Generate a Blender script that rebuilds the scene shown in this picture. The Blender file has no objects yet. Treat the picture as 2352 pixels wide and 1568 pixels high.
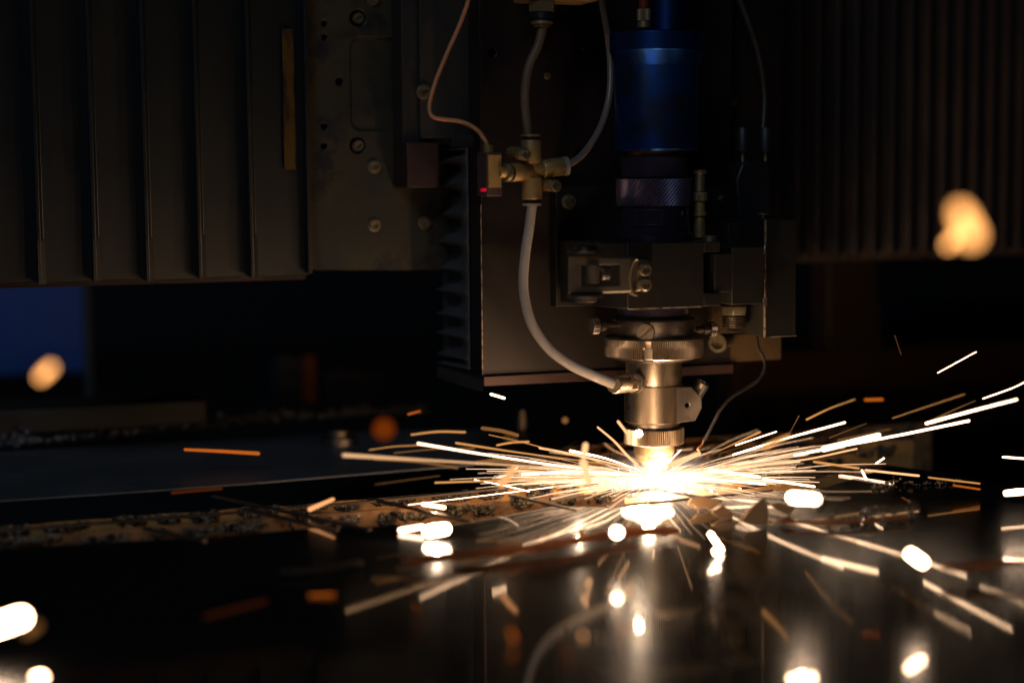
import bpy, math, random
from mathutils import Vector as V, Matrix, noise
C = bpy.context.scene.collection
SC = bpy.context.scene
R = math.radians
rnd = random.Random(7)
S = 0.001                       # all shapes are written in millimetres
TH = R(20.5)                    # the machine stands turned against the camera
# ------------------------------------------------------------------ camera
PITCH, ROLL, F = R(5.5), -0.008, 4000.0      # F in units of a 2352 wide picture
CR = Matrix.Rotation(math.pi/2 - PITCH, 3, 'X') @ Matrix.Rotation(ROLL, 3, 'Z')
def wray(px, py):
    return CR @ V(((px-1176)/F, -(py-784)/F, -1.0))
_d = wray(1502, 1103)
CW = -_d * (1050.0/_d.y)        # camera position, nozzle point at the origin
RZ = Matrix.Rotation(TH, 3, 'Z'); RZI = RZ.transposed()
CL = RZI @ CW
cam = bpy.data.cameras.new('camera'); co = bpy.data.objects.new('camera', cam); C.objects.link(co)
co.matrix_world = Matrix.Translation(CW*S) @ CR.to_4x4()
cam.sensor_width = 36; cam.lens = 36*F/2352; cam.clip_start = 0.01; cam.clip_end = 60
cam.dof.use_dof = True; cam.dof.focus_distance = 1.04; cam.dof.aperture_fstop = 2.9
cam.dof.aperture_blades = 0
SC.camera = co
# ------------------------------------------------------------------ world, view, render
w_ = bpy.data.worlds.new('World'); SC.world = w_; w_.use_nodes = True
w_.node_tree.nodes['Background'].inputs[0].default_value = (0.35, 0.5, 1, 1)
w_.node_tree.nodes['Background'].inputs[1].default_value = 0.0004
SC.view_settings.view_transform = 'Standard'; SC.view_settings.look = 'None'
SC.view_settings.exposure = 0; SC.view_settings.gamma = 1
SC.render.engine = 'CYCLES'
SC.cycles.use_denoising = True
SC.cycles.max_bounces = 6; SC.cycles.diffuse_bounces = 2; SC.cycles.glossy_bounces = 4
SC.cycles.sample_clamp_indirect = 3.0
# ------------------------------------------------------------------ pixel <-> place
def W2L(p): return RZI @ p
def L2W(p): return RZ @ p
def PV(px, py, v):
    d = RZI @ wray(px, py); t = (v - CL.y)/d.y; return CL + d*t
def PZ(px, py, z):
    d = RZI @ wray(px, py); t = (z - CL.z)/d.z; return CL + d*t
def PY(px, py, Y):
    d = wray(px, py); return RZI @ (CW + d*(Y/d.y))
FWD = CR @ V((0, 0, -1))
def depth(p): return (L2W(p)-CW).dot(FWD)
def pxs(p): return F/depth(p)
def proj(p):
    q = CR.transposed() @ (L2W(p)-CW); return 1176 + F*q.x/-q.z, 784 - F*q.y/-q.z
def WZ(py, hw=0, u=0, v=0):     # height on the axis (u, v) whose front (half width hw px) shows at py
    py = py - hw*(py-400)/F
    a, b = -400.0, 600.0
    for _ in range(40):
        m = (a+b)/2
        if proj(V((u, v, m)))[1] > py: a = m
        else: b = m
    return a
# ------------------------------------------------------------------ lamps
def lamp(name, kind, loc, power, col, size=0.004, rot=None, sx=None):
    l = bpy.data.lights.new(name, kind); l.energy = power; l.color = col
    if kind == 'AREA': l.size = size
    else: l.shadow_soft_size = size
    o = bpy.data.objects.new(name, l); C.objects.link(o); o.location = L2W(V(loc))*S
    if rot is not None: o.rotation_mode = 'QUATERNION'; o.rotation_quaternion = rot
    return o
WARM = (1, 0.63, 0.37)
lamp('cut_flash', 'POINT', (0, -16, 5), 0.40, WARM, .003)
_p = PZ(1490, 1172, 4); lamp('glare_flash', 'POINT', _p, 0.28, WARM, .003)
_p = PY(1330, 1062, 985); lamp('spark_fan_light', 'POINT', _p, 0.04, WARM, .002)
_p = PY(1003, 1217, 880); lamp('spark_fan_light', 'POINT', _p, 0.58, WARM, .002)
_p = PY(1467, 996, 902); lamp('spark_drop_light', 'POINT', _p, 0.08, WARM, .002)
_p = PY(1846, 1144, 770); lamp('spark_capsule_light', 'POINT', _p, 0.05, WARM, .002)
_p = PY(998, 1160, 955); lamp('spark_capsule_light', 'POINT', _p, 0.045, WARM, .002)
_p = PZ(1490, 1110, -8); lamp('under_flash', 'POINT', (_p.x, -12, -8), 0.30, WARM, .004)
def aim(src, dst): return (L2W(V(dst))-L2W(V(src))).to_track_quat('-Z', 'Y')
lamp('workshop_ceiling_light', 'AREA', (-1650, -2150, 2000), 11.0, (0.66, 0.80, 1.0), .9, aim((-1650, -2150, 2000), (0, 0, 100)))
_b = PV(60, 800, 900); lamp('cabinet_fill', 'AREA', _b+V((-500, -420, -60)), 0.15, (0.5, 0.75, 1.0), .3, aim(_b+V((-500, -420, -60)), _b))  # unseen fill lamp, added only to brighten the blue cabinet
# ------------------------------------------------------------------ materials
MT = {}
def mat(name, c1, c2=None, rough=.5, metal=0., scale=40., lo=.4, hi=.65, bump=0., bscale=None, c3=None, s3=8., lo3=.55, hi3=.7, r2=None, spec=.5, stretch=None):
    m = bpy.data.materials.new(name); m.use_nodes = True; nt = m.node_tree; n = nt.nodes; b = n['Principled BSDF']
    b.inputs['Roughness'].default_value = rough; b.inputs['Metallic'].default_value = metal
    b.inputs['Base Color'].default_value = (*c1, 1)
    b.inputs['Specular IOR Level'].default_value = spec
    tc = n.new('ShaderNodeTexCoord'); mp = n.new('ShaderNodeMapping')
    nt.links.new(tc.outputs['Object'], mp.inputs['Vector'])
    if stretch: mp.inputs['Scale'].default_value = stretch
    def nz(sc, det=8.):
        x = n.new('ShaderNodeTexNoise'); x.inputs['Scale'].default_value = sc; x.inputs['Detail'].default_value = det
        x.inputs['Roughness'].default_value = .65
        nt.links.new(mp.outputs[0], x.inputs['Vector']); return x
    def ramp(src, a, c):
        x = n.new('ShaderNodeMapRange'); x.inputs[1].default_value = a; x.inputs[2].default_value = c
        nt.links.new(src, x.inputs[0]); return x
    col = None
    if c2:
        x = nz(scale); r = ramp(x.outputs[0], lo, hi)
        mx = n.new('ShaderNodeMix'); mx.data_type = 'RGBA'
        nt.links.new(r.outputs[0], mx.inputs['Factor']); mx.inputs['A'].default_value = (*c1, 1); mx.inputs['B'].default_value = (*c2, 1)
        col = mx.outputs['Result']
        if r2 is not None:
            q = n.new('ShaderNodeMapRange'); q.inputs[3].default_value = rough; q.inputs[4].default_value = r2
            nt.links.new(r.outputs[0], q.inputs[0]); nt.links.new(q.outputs[0], b.inputs['Roughness'])
    if c3:
        x = nz(s3); r = ramp(x.outputs[0], lo3, hi3)
        mx = n.new('ShaderNodeMix'); mx.data_type = 'RGBA'
        nt.links.new(r.outputs[0], mx.inputs['Factor'])
        if col: nt.links.new(col, mx.inputs['A'])
        else: mx.inputs['A'].default_value = (*c1, 1)
        mx.inputs['B'].default_value = (*c3, 1); col = mx.outputs['Result']
    if col: nt.links.new(col, b.inputs['Base Color'])
    if bump:
        x = nz(bscale or scale*4); bp = n.new('ShaderNodeBump'); bp.inputs['Strength'].default_value = bump
        bp.inputs['Distance'].default_value = .001
        nt.links.new(x.outputs[0], bp.inputs['Height']); nt.links.new(bp.outputs[0], b.inputs['Normal'])
    MT[name] = m; return m
def emis(name, col, st, sampling='NONE'):
    m = bpy.data.materials.new(name); m.use_nodes = True; nt = m.node_tree
    nt.nodes.remove(nt.nodes['Principled BSDF'])
    e = nt.nodes.new('ShaderNodeEmission'); e.inputs[0].default_value = (*col, 1); e.inputs[1].default_value = st
    nt.links.new(e.outputs[0], nt.nodes['Material Output'].inputs[0])
    m.cycles.emission_sampling = sampling
    MT[name] = m; return m
mat('cover_paint', (.006, .011, .015), (.026, .024, .016), .42, .0, 7, bump=.06, bscale=300, c3=(.012, .010, .009), s3=14, stretch=(1, 1, .35))
mat('rail_paint', (.05, .03, .02), (.03, .02, .015), .6, 0, 20)
mat('saddle_paint', (.026, .029, .023), (.062, .050, .020), .5, .1, 12, c3=(.010, .011, .018), s3=22, lo3=.54, hi3=.62, bump=.08, bscale=500)
mat('column_paint', (.030, .031, .029), (.045, .037, .028), .5, .1, 18, bump=.06, bscale=400)
mat('red_primer', (.04, .016, .012), (.026, .014, .011), .55, 0, 30)
mat('housing_metal', (.016, .010, .007), (.010, .008, .007), .45, .1, 16, c3=(.034, .019, .009), s3=9, bump=.05, bscale=350, stretch=(1, 1, .5))
mat('housing_side', (.06, .058, .05), (.045, .042, .04), .5, .1, 20)
mat('bottom_plate_metal', (.065, .034, .028), (.04, .025, .022), .35, .4, 30)
mat('bellows_fabric', (.095, .096, .10), (.07, .072, .075), .55, 0, 30, bump=.15, bscale=900)
mat('black_block', (.022, .020, .015), (.015, .014, .012), .45, .2, 26, c3=(.034, .028, .017), s3=11, bump=.05, bscale=500)
mat('worn_edge', (.45, .34, .23), (.07, .055, .04), .5, .3, 260, lo=.45, hi=.6)
mat('blue_anodised', (.012, .10, .52), (.02, .075, .30), .34, .92, 18, bump=.03, bscale=300, c3=(.05, .06, .06), s3=16, lo3=.5, hi3=.66)
mat('crate_blue', (.006, .02, .085), (.006, .016, .06), .6, 0, 4)
mat('blue_paint', (.02, .10, .42), (.02, .07, .3), .5, 0, 4)
mat('black_anodised', (.05, .045, .075), (.035, .03, .05), .28, .5, 30, bump=.02, bscale=400)
mat('knurl_black', (.15, .135, .22), (.085, .075, .13), .36, .75, 60)
mat('steel', (.43, .36, .27), (.30, .24, .17), .33, 1., 34, r2=.5, c3=(.13, .088, .048), s3=30, lo3=.5, hi3=.68, bump=.03, bscale=250, stretch=(1, 1, .25))
mat('steel_dark', (.30, .265, .225), (.18, .155, .13), .32, 1., 40, r2=.45, bump=.03, bscale=300)
mat('latch_metal', (.11, .088, .058), (.07, .056, .04), .42, .5, 40, r2=.55, bump=.04, bscale=300)
mat('bracket_tan', (.11, .07, .032), (.07, .045, .022), .5, .3, 40, bump=.06, bscale=300)
mat('steel_bright', (.78, .72, .64), (.55, .49, .41), .22, 1., 60, bump=.03)
mat('brass', (.52, .41, .24), (.34, .26, .14), .34, .8, 50, r2=.55)
mat('gold_ring', (.75, .42, .12), None, .3, 1)
mat('plated_fitting', (.46, .30, .11), (.28, .19, .075), .42, .45, 60, c3=(.05, .05, .05), s3=35, lo3=.56, hi3=.72, r2=.6, bump=.08, bscale=500)
mat('bolt_steel', (.46, .40, .27), (.30, .25, .16), .40, .85, 200)
mat('tan_hose', (.16, .115, .06), (.10, .075, .045), .5, 0, 30)
mat('grey_hose', (.20, .17, .14), (.15, .13, .11), .25, 0, 30)
mat('milky_hose', (.37, .34, .30), (.29, .26, .22), .12, 0, 30, c3=(.25, .17, .08), s3=160, lo3=.62, hi3=.7)
mat('copper_cable', (.62, .26, .10), (.5, .22, .1), .4, .1, 60)
mat('black_wire', (.03, .025, .02), (.05, .04, .03), .45, 0, 200)
mat('red_tube', (.12, .02, .012), None, .4)
mat('sensor_body', (.085, .055, .05), (.06, .04, .04), .45, 0, 60)
mat('sensor_label', (.42, .29, .10), (.30, .2, .075), .45, .1, 120, c3=(.62, .48, .25), s3=300, lo3=.66, hi3=.7)
mat('cover_label', (.10, .058, .013), (.045, .028, .012), .35, .0, 60, c3=(.018, .018, .018), s3=90, lo3=.46, hi3=.56, stretch=(1, 1, .35))
mat('black_plastic', (.010, .011, .015), (.014, .014, .018), .45, 0, 40)
mat('hole_black', (.006, .006, .006), None, .8)
mat('sign_yellow', (.75, .42, .03), None, .5)
mat('sign_black', (.015, .014, .012), None, .5)
mat('engrave', (.03, .025, .02), None, .6)
mat('scale_white', (.6, .5, .36), None, .5)
mat('pleat_rubber', (.075, .05, .036), (.05, .036, .03), .55, 0, 12)
mat('slat_rust', (.50, .27, .11), (.25, .125, .05), .62, .15, 60, lo=.35, hi=.62, c3=(.04, .03, .02), s3=90, lo3=.60, hi3=.64, bump=.6, bscale=260)
mat('slat_tan', (.78, .45, .15), (.58, .31, .10), .5, .3, 40, c3=(.05, .035, .02), s3=170, lo3=.62, hi3=.65, bump=.3, bscale=300)
mat('slag', (.022, .019, .016), (.36, .30, .20), .28, .55, 220, bump=.6, bscale=900, r2=.6)
mat('slag_blue', (.06, .065, .075), (.22, .24, .28), .3, .5, 220, bump=.6, bscale=900)
mat('offcut', (.72, .46, .24), (.55, .34, .17), .45, .5, 50, bump=.1)
mat('rust_bar', (.42, .11, .02), (.2, .06, .015), .7, 0, 50, bump=.4)
mat('web_steel', (.13, .10, .075), (.09, .07, .055), .4, .6, 60)
mat('back_sheet', (.12, .135, .15), (.075, .085, .095), .45, .2, 10, bump=.05, bscale=500, c3=(.1, .1, .1), s3=120, lo3=.68, hi3=.72)
mat('pit', (.012, .012, .013), None, .8)
mat('dark_wall', (.02, .021, .024), (.014, .014, .017), .8, 0, 2)
mat('brown_beam', (.10, .05, .022), (.06, .032, .016), .6, 0, 3)
mat('post_brown', (.04, .026, .017), None, .6)
mat('orange_paint', (.42, .075, .006), (.3, .05, .005), .5, 0, 8)
mat('grey_box', (.035, .037, .04), None, .6)
mat('olive_box', (.026, .025, .017), (.02, .019, .014), .6, 0, 8)
# the cut sheet: brushed steel, part sharp and part blurred mirror
def sheet_mat():
    m = bpy.data.materials.new('mirror_sheet'); m.use_nodes = True; nt = m.node_tree; n = nt.nodes
    nt.nodes.remove(n['Principled BSDF'])
    g1 = n.new('ShaderNodeBsdfGlossy'); g1.inputs['Roughness'].default_value = .03; g1.inputs['Color'].default_value = (.43, .42, .40, 1)
    g2 = n.new('ShaderNodeBsdfGlossy'); g2.inputs['Roughness'].default_value = .24; g2.inputs['Color'].default_value = (.30, .34, .38, 1)
    mx = n.new('ShaderNodeMixShader'); nt.links.new(g1.outputs[0], mx.inputs[1]); nt.links.new(g2.outputs[0], mx.inputs[2])
    tc = n.new('ShaderNodeTexCoord'); x = n.new('ShaderNodeTexNoise'); x.inputs['Scale'].default_value = 14; x.inputs['Detail'].default_value = 6
    nt.links.new(tc.outputs['Object'], x.inputs['Vector'])
    r = n.new('ShaderNodeMapRange'); r.inputs[1].default_value = .3; r.inputs[2].default_value = .7; r.inputs[3].default_value = .28; r.inputs[4].default_value = .52
    nt.links.new(x.outputs[0], r.inputs[0]); nt.links.new(r.outputs[0], mx.inputs[0])
    mp = n.new('ShaderNodeMapping'); mp.inputs['Scale'].default_value = (4, 300, 1); nt.links.new(tc.outputs['Object'], mp.inputs[0])
    y = n.new('ShaderNodeTexNoise'); y.inputs['Scale'].default_value = 3; nt.links.new(mp.outputs[0], y.inputs['Vector'])
    bp = n.new('ShaderNodeBump'); bp.inputs['Strength'].default_value = .012; bp.inputs['Distance'].default_value = .001
    nt.links.new(y.outputs[0], bp.inputs['Height'])
    for g in (g1, g2): nt.links.new(bp.outputs[0], g.inputs['Normal'])
    nt.links.new(mx.outputs[0], n['Material Output'].inputs[0]); MT['mirror_sheet'] = m
sheet_mat()
emis('led_red', (1, .005, .03), 1.2)
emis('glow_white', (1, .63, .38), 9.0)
emis('glow_core', (1, .70, .50), 14.0)
emis('glow_warm', (1, .48, .22), 1.6)
emis('glow_hot', (1, .60, .36), 45.0, 'FRONT')
emis('glow_peach', (1, .42, .12), 3.8)
emis('glow_cream', (1, .56, .27), .95)
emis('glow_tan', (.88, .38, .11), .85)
emis('glow_dim', (.66, .28, .08), .36)
emis('glow_orange', (.95, .20, .018), .55)
emis('glow_ember', (.60, .10, .006), .25)
emis('glow_thin', (1, .60, .40), 4.5)
emis('glow_hair', (1, .60, .34), 2.4)
emis('glow_flame', (1, .42, .16), 1.2)
emis('glow_faint', (.6, .12, .02), .10)
# ------------------------------------------------------------------ mesh building
BASE = {}
class MB:
    def __init__(s): s.v = []; s.f = []
    def add(s, vs, fs):
        k = len(s.v); s.v += [V(p) for p in vs]; s.f += [tuple(i+k for i in f) for f in fs]; return s
    def loft(s, rings, closed=True, cap=True):
        n = len(rings[0]); k = len(s.v)
        for r in rings: s.v += [V(p) for p in r]
        for i in range(len(rings)-1):
            for j in range(n if closed else n-1):
                a = k+i*n+j; b = k+i*n+(j+1) % n
                s.f.append((a, b, b+n, a+n))
        if cap and closed:
            s.f.append(tuple(k+j for j in reversed(range(n)))); e = k+(len(rings)-1)*n
            s.f.append(tuple(e+j for j in range(n)))
        return s
    def box(s, a, b):
        (x0, y0, z0), (x1, y1, z1) = a, b
        x0, x1 = sorted((x0, x1)); y0, y1 = sorted((y0, y1)); z0, z1 = sorted((z0, z1))
        return s.loft([[(x0, y0, z), (x1, y0, z), (x1, y1, z), (x0, y1, z)] for z in (z0, z1)])
    def pbox(s, x0, y0, x1, y1, v0, v1):           # front face at v0 spans the pixel box
        a = PV(x0, (y0+y1)/2, v0); b = PV(x1, (y0+y1)/2, v0); t = PV((x0+x1)/2, y0, v0); o = PV((x0+x1)/2, y1, v0)
        return s.box((a.x, v0, o.z), (b.x, v1, t.z))
    def pprism(s, pts, v0, v1):                    # pixel outline at v0, pushed straight back to v1
        q = [PV(x, y, v0) for x, y in pts]
        return s.loft([[(p.x, v1, p.z) for p in q], [(p.x, v0, p.z) for p in q]])
    def plan(s, pts, w0, w1):                      # outline in (u, v)
        return s.loft([[(x, y, w) for x, y in pts] for w in (w0, w1)])
    def lathe(s, o, ax, prof, n=48, rf=None, cap=True):
        o = V(o); ax = V(ax).normalized()
        e1 = ax.orthogonal().normalized() if abs(ax.z) < .99 else V((1, 0, 0)); e2 = ax.cross(e1)
        rings = []
        for i, (h, r) in enumerate(prof):
            ring = []
            for j in range(n):
                a = 2*math.pi*j/n; rr = rf(i, j, r, a) if rf else r
                ring.append(o + ax*h + (e1*math.cos(a)+e2*math.sin(a))*rr)
            rings.append(ring)
        return s.loft(rings, cap=cap)
    def tube(s, pts, r, n=10, smooth=0, taper=None, round_ends=False):
        pts = [V(p) for p in pts]
        if smooth and len(pts) > 2: pts = cat(pts, smooth)
        m = len(pts); rr = [r]*m if not hasattr(r, '__len__') else [lerpl(r, i/(m-1)) for i in range(m)]
        if round_ends:
            d0 = (pts[0]-pts[1]).normalized(); d1 = (pts[-1]-pts[-2]).normalized()
            a0, a1, r0, r1 = pts[0], pts[-1], rr[0], rr[-1]
            pre = [(a0+d0*r0*math.sin(t), r0*math.cos(t)) for t in (1.5, 1.1, .6)]
            post = [(a1+d1*r1*math.sin(t), r1*math.cos(t)) for t in (.6, 1.1, 1.5)]
            pts = [p for p, _ in pre]+pts+[p for p, _ in post]; rr = [q for _, q in pre]+rr+[q for _, q in post]; m = len(pts)
        t = (pts[1]-pts[0]).normalized(); e = t.orthogonal().normalized(); rings = []
        for i in range(m):
            t = (pts[min(i+1, m-1)]-pts[max(i-1, 0)]).normalized()
            e = (e - t*e.dot(t)).normalized(); b = t.cross(e)
            rings.append([pts[i]+(e*math.cos(2*math.pi*j/n)+b*math.sin(2*math.pi*j/n))*rr[i] for j in range(n)])
        return s.loft(rings)
    def lump(s, c, r, jit=.35, sq=(1, 1, 1)):
        k = len(s.v); c = V(c)
        ph = (1+5**.5)/2
        ico = [(-1, ph, 0), (1, ph, 0), (-1, -ph, 0), (1, -ph, 0), (0, -1, ph), (0, 1, ph), (0, -1, -ph), (0, 1, -ph), (ph, 0, -1), (ph, 0, 1), (-ph, 0, -1), (-ph, 0, 1)]
        fs = [(0, 11, 5), (0, 5, 1), (0, 1, 7), (0, 7, 10), (0, 10, 11), (1, 5, 9), (5, 11, 4), (11, 10, 2), (10, 7, 6), (7, 1, 8), (3, 9, 4), (3, 4, 2), (3, 2, 6), (3, 6, 8), (3, 8, 9), (4, 9, 5), (2, 4, 11), (6, 2, 10), (8, 6, 7), (9, 8, 1)]
        for p in ico:
            q = V(p).normalized()*r*(1+rnd.uniform(-jit, jit)); s.v.append(c+V((q.x*sq[0], q.y*sq[1], q.z*sq[2])))
        s.f += [tuple(i+k for i in f) for f in fs]; return s
    def bounds(s):
        return [min(p[i] for p in s.v) for i in range(3)], [max(p[i] for p in s.v) for i in range(3)]
    def base(s):
        lo, hi = s.bounds(); return V(((lo[0]+hi[0])/2, (lo[1]+hi[1])/2, lo[2]))
    def mesh(s, name, m, base, smooth=35):
        me = bpy.data.meshes.new(name); me.from_pydata([(p-base)*S for p in s.v], [], s.f)
        me.materials.append(MT[m]); me.validate(); 
        import bmesh
        bm = bmesh.new(); bm.from_mesh(me); bmesh.ops.recalc_face_normals(bm, faces=bm.faces); bm.to_mesh(me); bm.free()
        if smooth:
            me.polygons.foreach_set('use_smooth', [True]*len(me.polygons)); me.set_sharp_from_angle(angle=R(smooth))
        me.update(); return me
    def build(s, name, m, parent=None, bevel=0, smooth=35, base=None, label=None):
        b = BASE[parent.name] if parent else (base if base is not None else s.base())
        o = bpy.data.objects.new(name, s.mesh(name, m, b, smooth)); C.objects.link(o); BASE[o.name] = b
        if parent: o.parent = parent
        else: place(o, b)
        if bevel:
            md = o.modifiers.new('bevel', 'BEVEL'); md.width = bevel*S; md.segments = 2; md.limit_method = 'ANGLE'; md.angle_limit = R(40)
        if label: o['label'] = label
        return o
def place(o, b):
    o.location = L2W(b)*S; o.rotation_euler = (0, 0, TH)
def cat(p, k):
    q = [p[0]*2-p[1]]+p+[p[-1]*2-p[-2]]; out = []
    for i in range(1, len(q)-2):
        for j in range(k):
            t = j/k; a, b, c, d = q[i-1], q[i], q[i+1], q[i+2]
            out.append(.5*((2*b)+(c-a)*t+(2*a-5*b+4*c-d)*t*t+(3*b-a-3*c+d)*t**3))
    return out+[p[-1]]
def lerpl(r, t):
    x = t*(len(r)-1); i = min(int(x), len(r)-2); return r[i]+(r[i+1]-r[i])*(x-i)
def tag(o, label, catg, group=None, kind=None):
    if label: o['label'] = label
    if catg: o['category'] = catg
    if group: o['group'] = group
    if kind: o['kind'] = kind
    return o
def thing(name, base, label, catg, group=None):
    o = bpy.data.objects.new(name, None); C.objects.link(o); b = V(base); BASE[o.name] = b; place(o, b)
    o.empty_display_size = .01
    return tag(o, label, catg, group)
def struct(mb, name, m, **k):
    o = mb.build(name, m, **k); o['kind'] = 'structure'; return o
def cut(o, mb):                 # real holes: subtract a shape, keep only the result
    b = BASE[o.name]; me = mb.mesh('cutter', 'hole_black', b, 0); c = bpy.data.objects.new('cutter', me); C.objects.link(c)
    c.matrix_world = o.matrix_world if not o.parent else o.parent.matrix_world
    c.location = o.parent.location if o.parent else o.location; c.rotation_euler = (0, 0, TH)
    md = o.modifiers.new('cut', 'BOOLEAN'); md.object = c; md.solver = 'EXACT'
    if len(o.modifiers) > 1: o.modifiers.move(len(o.modifiers)-1, 0)
    bpy.context.view_layer.update(); dg = bpy.context.evaluated_depsgraph_get()
    bev = o.modifiers.get('bevel'); bw = bev.width if bev else 0
    if bev: bev.show_viewport = False; bpy.context.view_layer.update(); dg = bpy.context.evaluated_depsgraph_get()
    nm = bpy.data.meshes.new_from_object(o.evaluated_get(dg)); o.modifiers.remove(md)
    if bev: bev.show_viewport = True
    nm.materials.clear(); nm.materials.append(o.data.materials[0]); o.data = nm
    nm.polygons.foreach_set('use_smooth', [True]*len(nm.polygons)); nm.set_sharp_from_angle(angle=R(30))
    nm.polygons.foreach_set('material_index', [0]*len(nm.polygons))
    bpy.data.objects.remove(c)
CYL = lambda c, ax, r, h, n=20: MB().lathe(c, ax, [(0, r), (h, r)], n)
# hex socket cap bolt, unit radius, pointing to -v
def bolt_mesh(matname):
    b = MB(); n = 24
    def ring(r, h): return [(r*math.cos(2*math.pi*j/n), -h, r*math.sin(2*math.pi*j/n)) for j in range(n)]
    def hexr(r, h):
        o = []
        for j in range(n):
            a = 2*math.pi*j/n; k = (a % (math.pi/3))-math.pi/6; q = r*math.cos(math.pi/6)/math.cos(k)
            o.append((q*math.cos(a), -h, q*math.sin(a)))
        return o
    b.loft([ring(1.18, 0), ring(1.18, .14), ring(1.0, .16), ring(1.0, .72), ring(.9, .84), hexr(.62, .84), hexr(.58, .08)])
    return b.mesh('bolt', matname, V((0, 0, 0)), 30)
BM = {k: bolt_mesh(k) for k in ('bolt_steel', 'steel_dark', 'plated_fitting')}
def bolt(parent, px, py, v, rpx, m='bolt_steel', ax=None, at=None):
    p = at if at is not None else PV(px, py, v); r = rpx/pxs(p)/1.0
    o = bpy.data.objects.new('bolt', BM[m]); C.objects.link(o); o.parent = parent
    o.location = (p-BASE[parent.name])*S; o.scale = (r,)*3
    o.rotation_euler = (0, rnd.uniform(0, 1), 0)
    if ax is not None: o.rotation_mode = 'QUATERNION'; o.rotation_quaternion = V((0, -1, 0)).rotation_difference(V(ax))
    return o
# ================================================================== setting
struct(MB().box((-2600, -1500, -170), (2600, 2600, -160)), 'pit_floor', 'pit')
struct(MB().box((-4200, 2600, -170), (4200, 2640, 2400)), 'workshop_wall', 'dark_wall')
# ================================================================== way cover at the left
t = thing('way_cover', PV(350, 650, 130), 'dark telescopic steel cover of overlapping tall panels with worn yellow label strip', 'machine cover')
wt = PV(350, -700, 118).z; wb = PV(350, 641, 118).z
xs = [-70, 75, 203, 325, 446, 566, 700]
for i in range(6):
    a = PV(xs[i], 320, 116).x; b = PV(xs[i+1], 320, 116).x
    lo = wb + rnd.uniform(-.8, .8)
    q = [(a, 112), (a+2.2, 112), (a+4, 115), (b-1.5, 121), (b+3, 121.6), (b+3, 124), (a+6, 118.4), (a+2.2, 124), (a, 132)]
    p = MB().plan(q, lo, wt).build('cover_panel', 'cover_paint', t, bevel=.4)
    MB().plan([(a+.2, 111.2), (a+5, 114.2), (a+5, 115.6), (a+.2, 112.6)], lo-.5, lo+26).build('corner_tab', 'cover_paint', p, bevel=.2)
a = PV(-70, 640, 116).x; b = PV(712, 640, 116).x
MB().box((a, 126, wb-3), (b, 150, wb+10)).build('bottom_rail', 'rail_paint', t, bevel=.5)
MB().box((a, 134, wb-4), (b, 138, wt)).build('rear_plate', 'rail_paint', t)
e = PV(700, 320, 116).x
MB().plan([(e, 113), (e+2.5, 113), (e+3.4, 127), (e, 127)], wb+1, wt).build('end_strip', 'cover_paint', t, bevel=.3)
l0 = PV(648, 66, 117).z; l1 = PV(648, 390, 117).z; la = PV(650, 230, 117).x; lb = PV(678, 230, 117).x
MB().plan([(la, 116.4), (lb, 118.2), (lb, 118.8), (la, 117.0)], l1, l0).build('label_strip', 'cover_label', t, label='worn yellow vertical label strip')
# ================================================================== saddle plate beside it
t = thing('saddle_plate', PV(850, 625, 140), 'flat ochre stained machine plate with socket bolts left of the pleated bellows', 'machine plate')
pl = MB().pprism([(704, -700), (1092, -700), (1092, 622), (704, 622)], 128, 146).build('plate', 'saddle_paint', t, bevel=.8)
c = MB()
for (x, y, r) in ((780, 188, 9), (822, 42, 19), (822, 334, 19), (745, 55, 7), (745, 86, 7), (745, 291, 7), (745, 336, 7)):
    p = PV(x, y, 128); c.lathe(p-V((0, 3, 0)), (0, 1, 0), [(0, r/pxs(p)), (13, r/pxs(p))], 20)
a = PV(808, 300, 128); b = PV(930, 88, 128); q = []
for cx, cz, s0 in ((b.x-6, b.z-6, 0), (a.x+6, b.z-6, 90), (a.x+6, a.z+6, 180), (b.x-6, a.z+6, 270)):
    for k in range(5): q.append((cx+6*math.cos(R(s0+k*22.5)), cz+6*math.sin(R(s0+k*22.5))))
c.loft([[(x, y, z) for x, z in q] for y in (126, 130.2)])
cut(pl, c)
for (x, y, r, dv) in ((822, 43, 12, 5), (822, 335, 12, 5), (860, 383, 13, 0), (860, 517, 13, 0), (857, -2, 13, 0), (975, 512, 13, 0)): bolt(t, x, y, 128+dv, r)
MB().pbox(918, -700, 1092, 330, 106, 128).build('column', 'column_paint', t, bevel=1)
MB().pbox(960, -700, 1092, 318, 100, 106).build('rail_cap', 'column_paint', t, bevel=.6)
bolt(t, 973, 212, 100, 15)
MB().pbox(934, 326, 1010, 432, 98, 127).build('stop_block', 'red_primer', t, bevel=1.2)
# ================================================================== z axis housing
t = thing('axis_housing', PV(1400, 888, 90), 'tall brown metal slide housing carrying the cutting head with black accordion bellows on its side', 'machine housing')
w1 = PV(1106, 862, 50).z; w2 = PV(1104, 888, 46).z; wt = PV(1300, -700, 50).z
uL = PV(1106, 600, 50).x; uR = PV(1679, 845, 50).x
hb = MB().box((uL, 50, w1), (uR, 71, wt)).build('housing_body', 'housing_metal', t, bevel=.5)
c = MB()
for (x, y, r) in ((1130, 122, 10), (1333, 121, 8), (1330, 352, 9)):
    p = PV(x, y, 50); c.lathe(p-V((0, 2, 0)), (0, 1, 0), [(0, r/pxs(p)), (12, r/pxs(p))], 20)
cut(hb, c)
bolt(t, 1257, 175, 50, 7)
MB().box((uL-.35, 49.6, w1), (uL+.15, 50.3, PV(1106, 470, 50).z)).build('worn_edge', 'worn_edge', hb)
MB().box((uL+6, 71, w1), (uR-4, 132, wt)).build('inner_body', 'housing_side', t)
MB().box((uL-.5, 46.5, w2), (uR, 118, w1-.4)).build('bottom_plate', 'bottom_plate_metal', t, bevel=.4)
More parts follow.
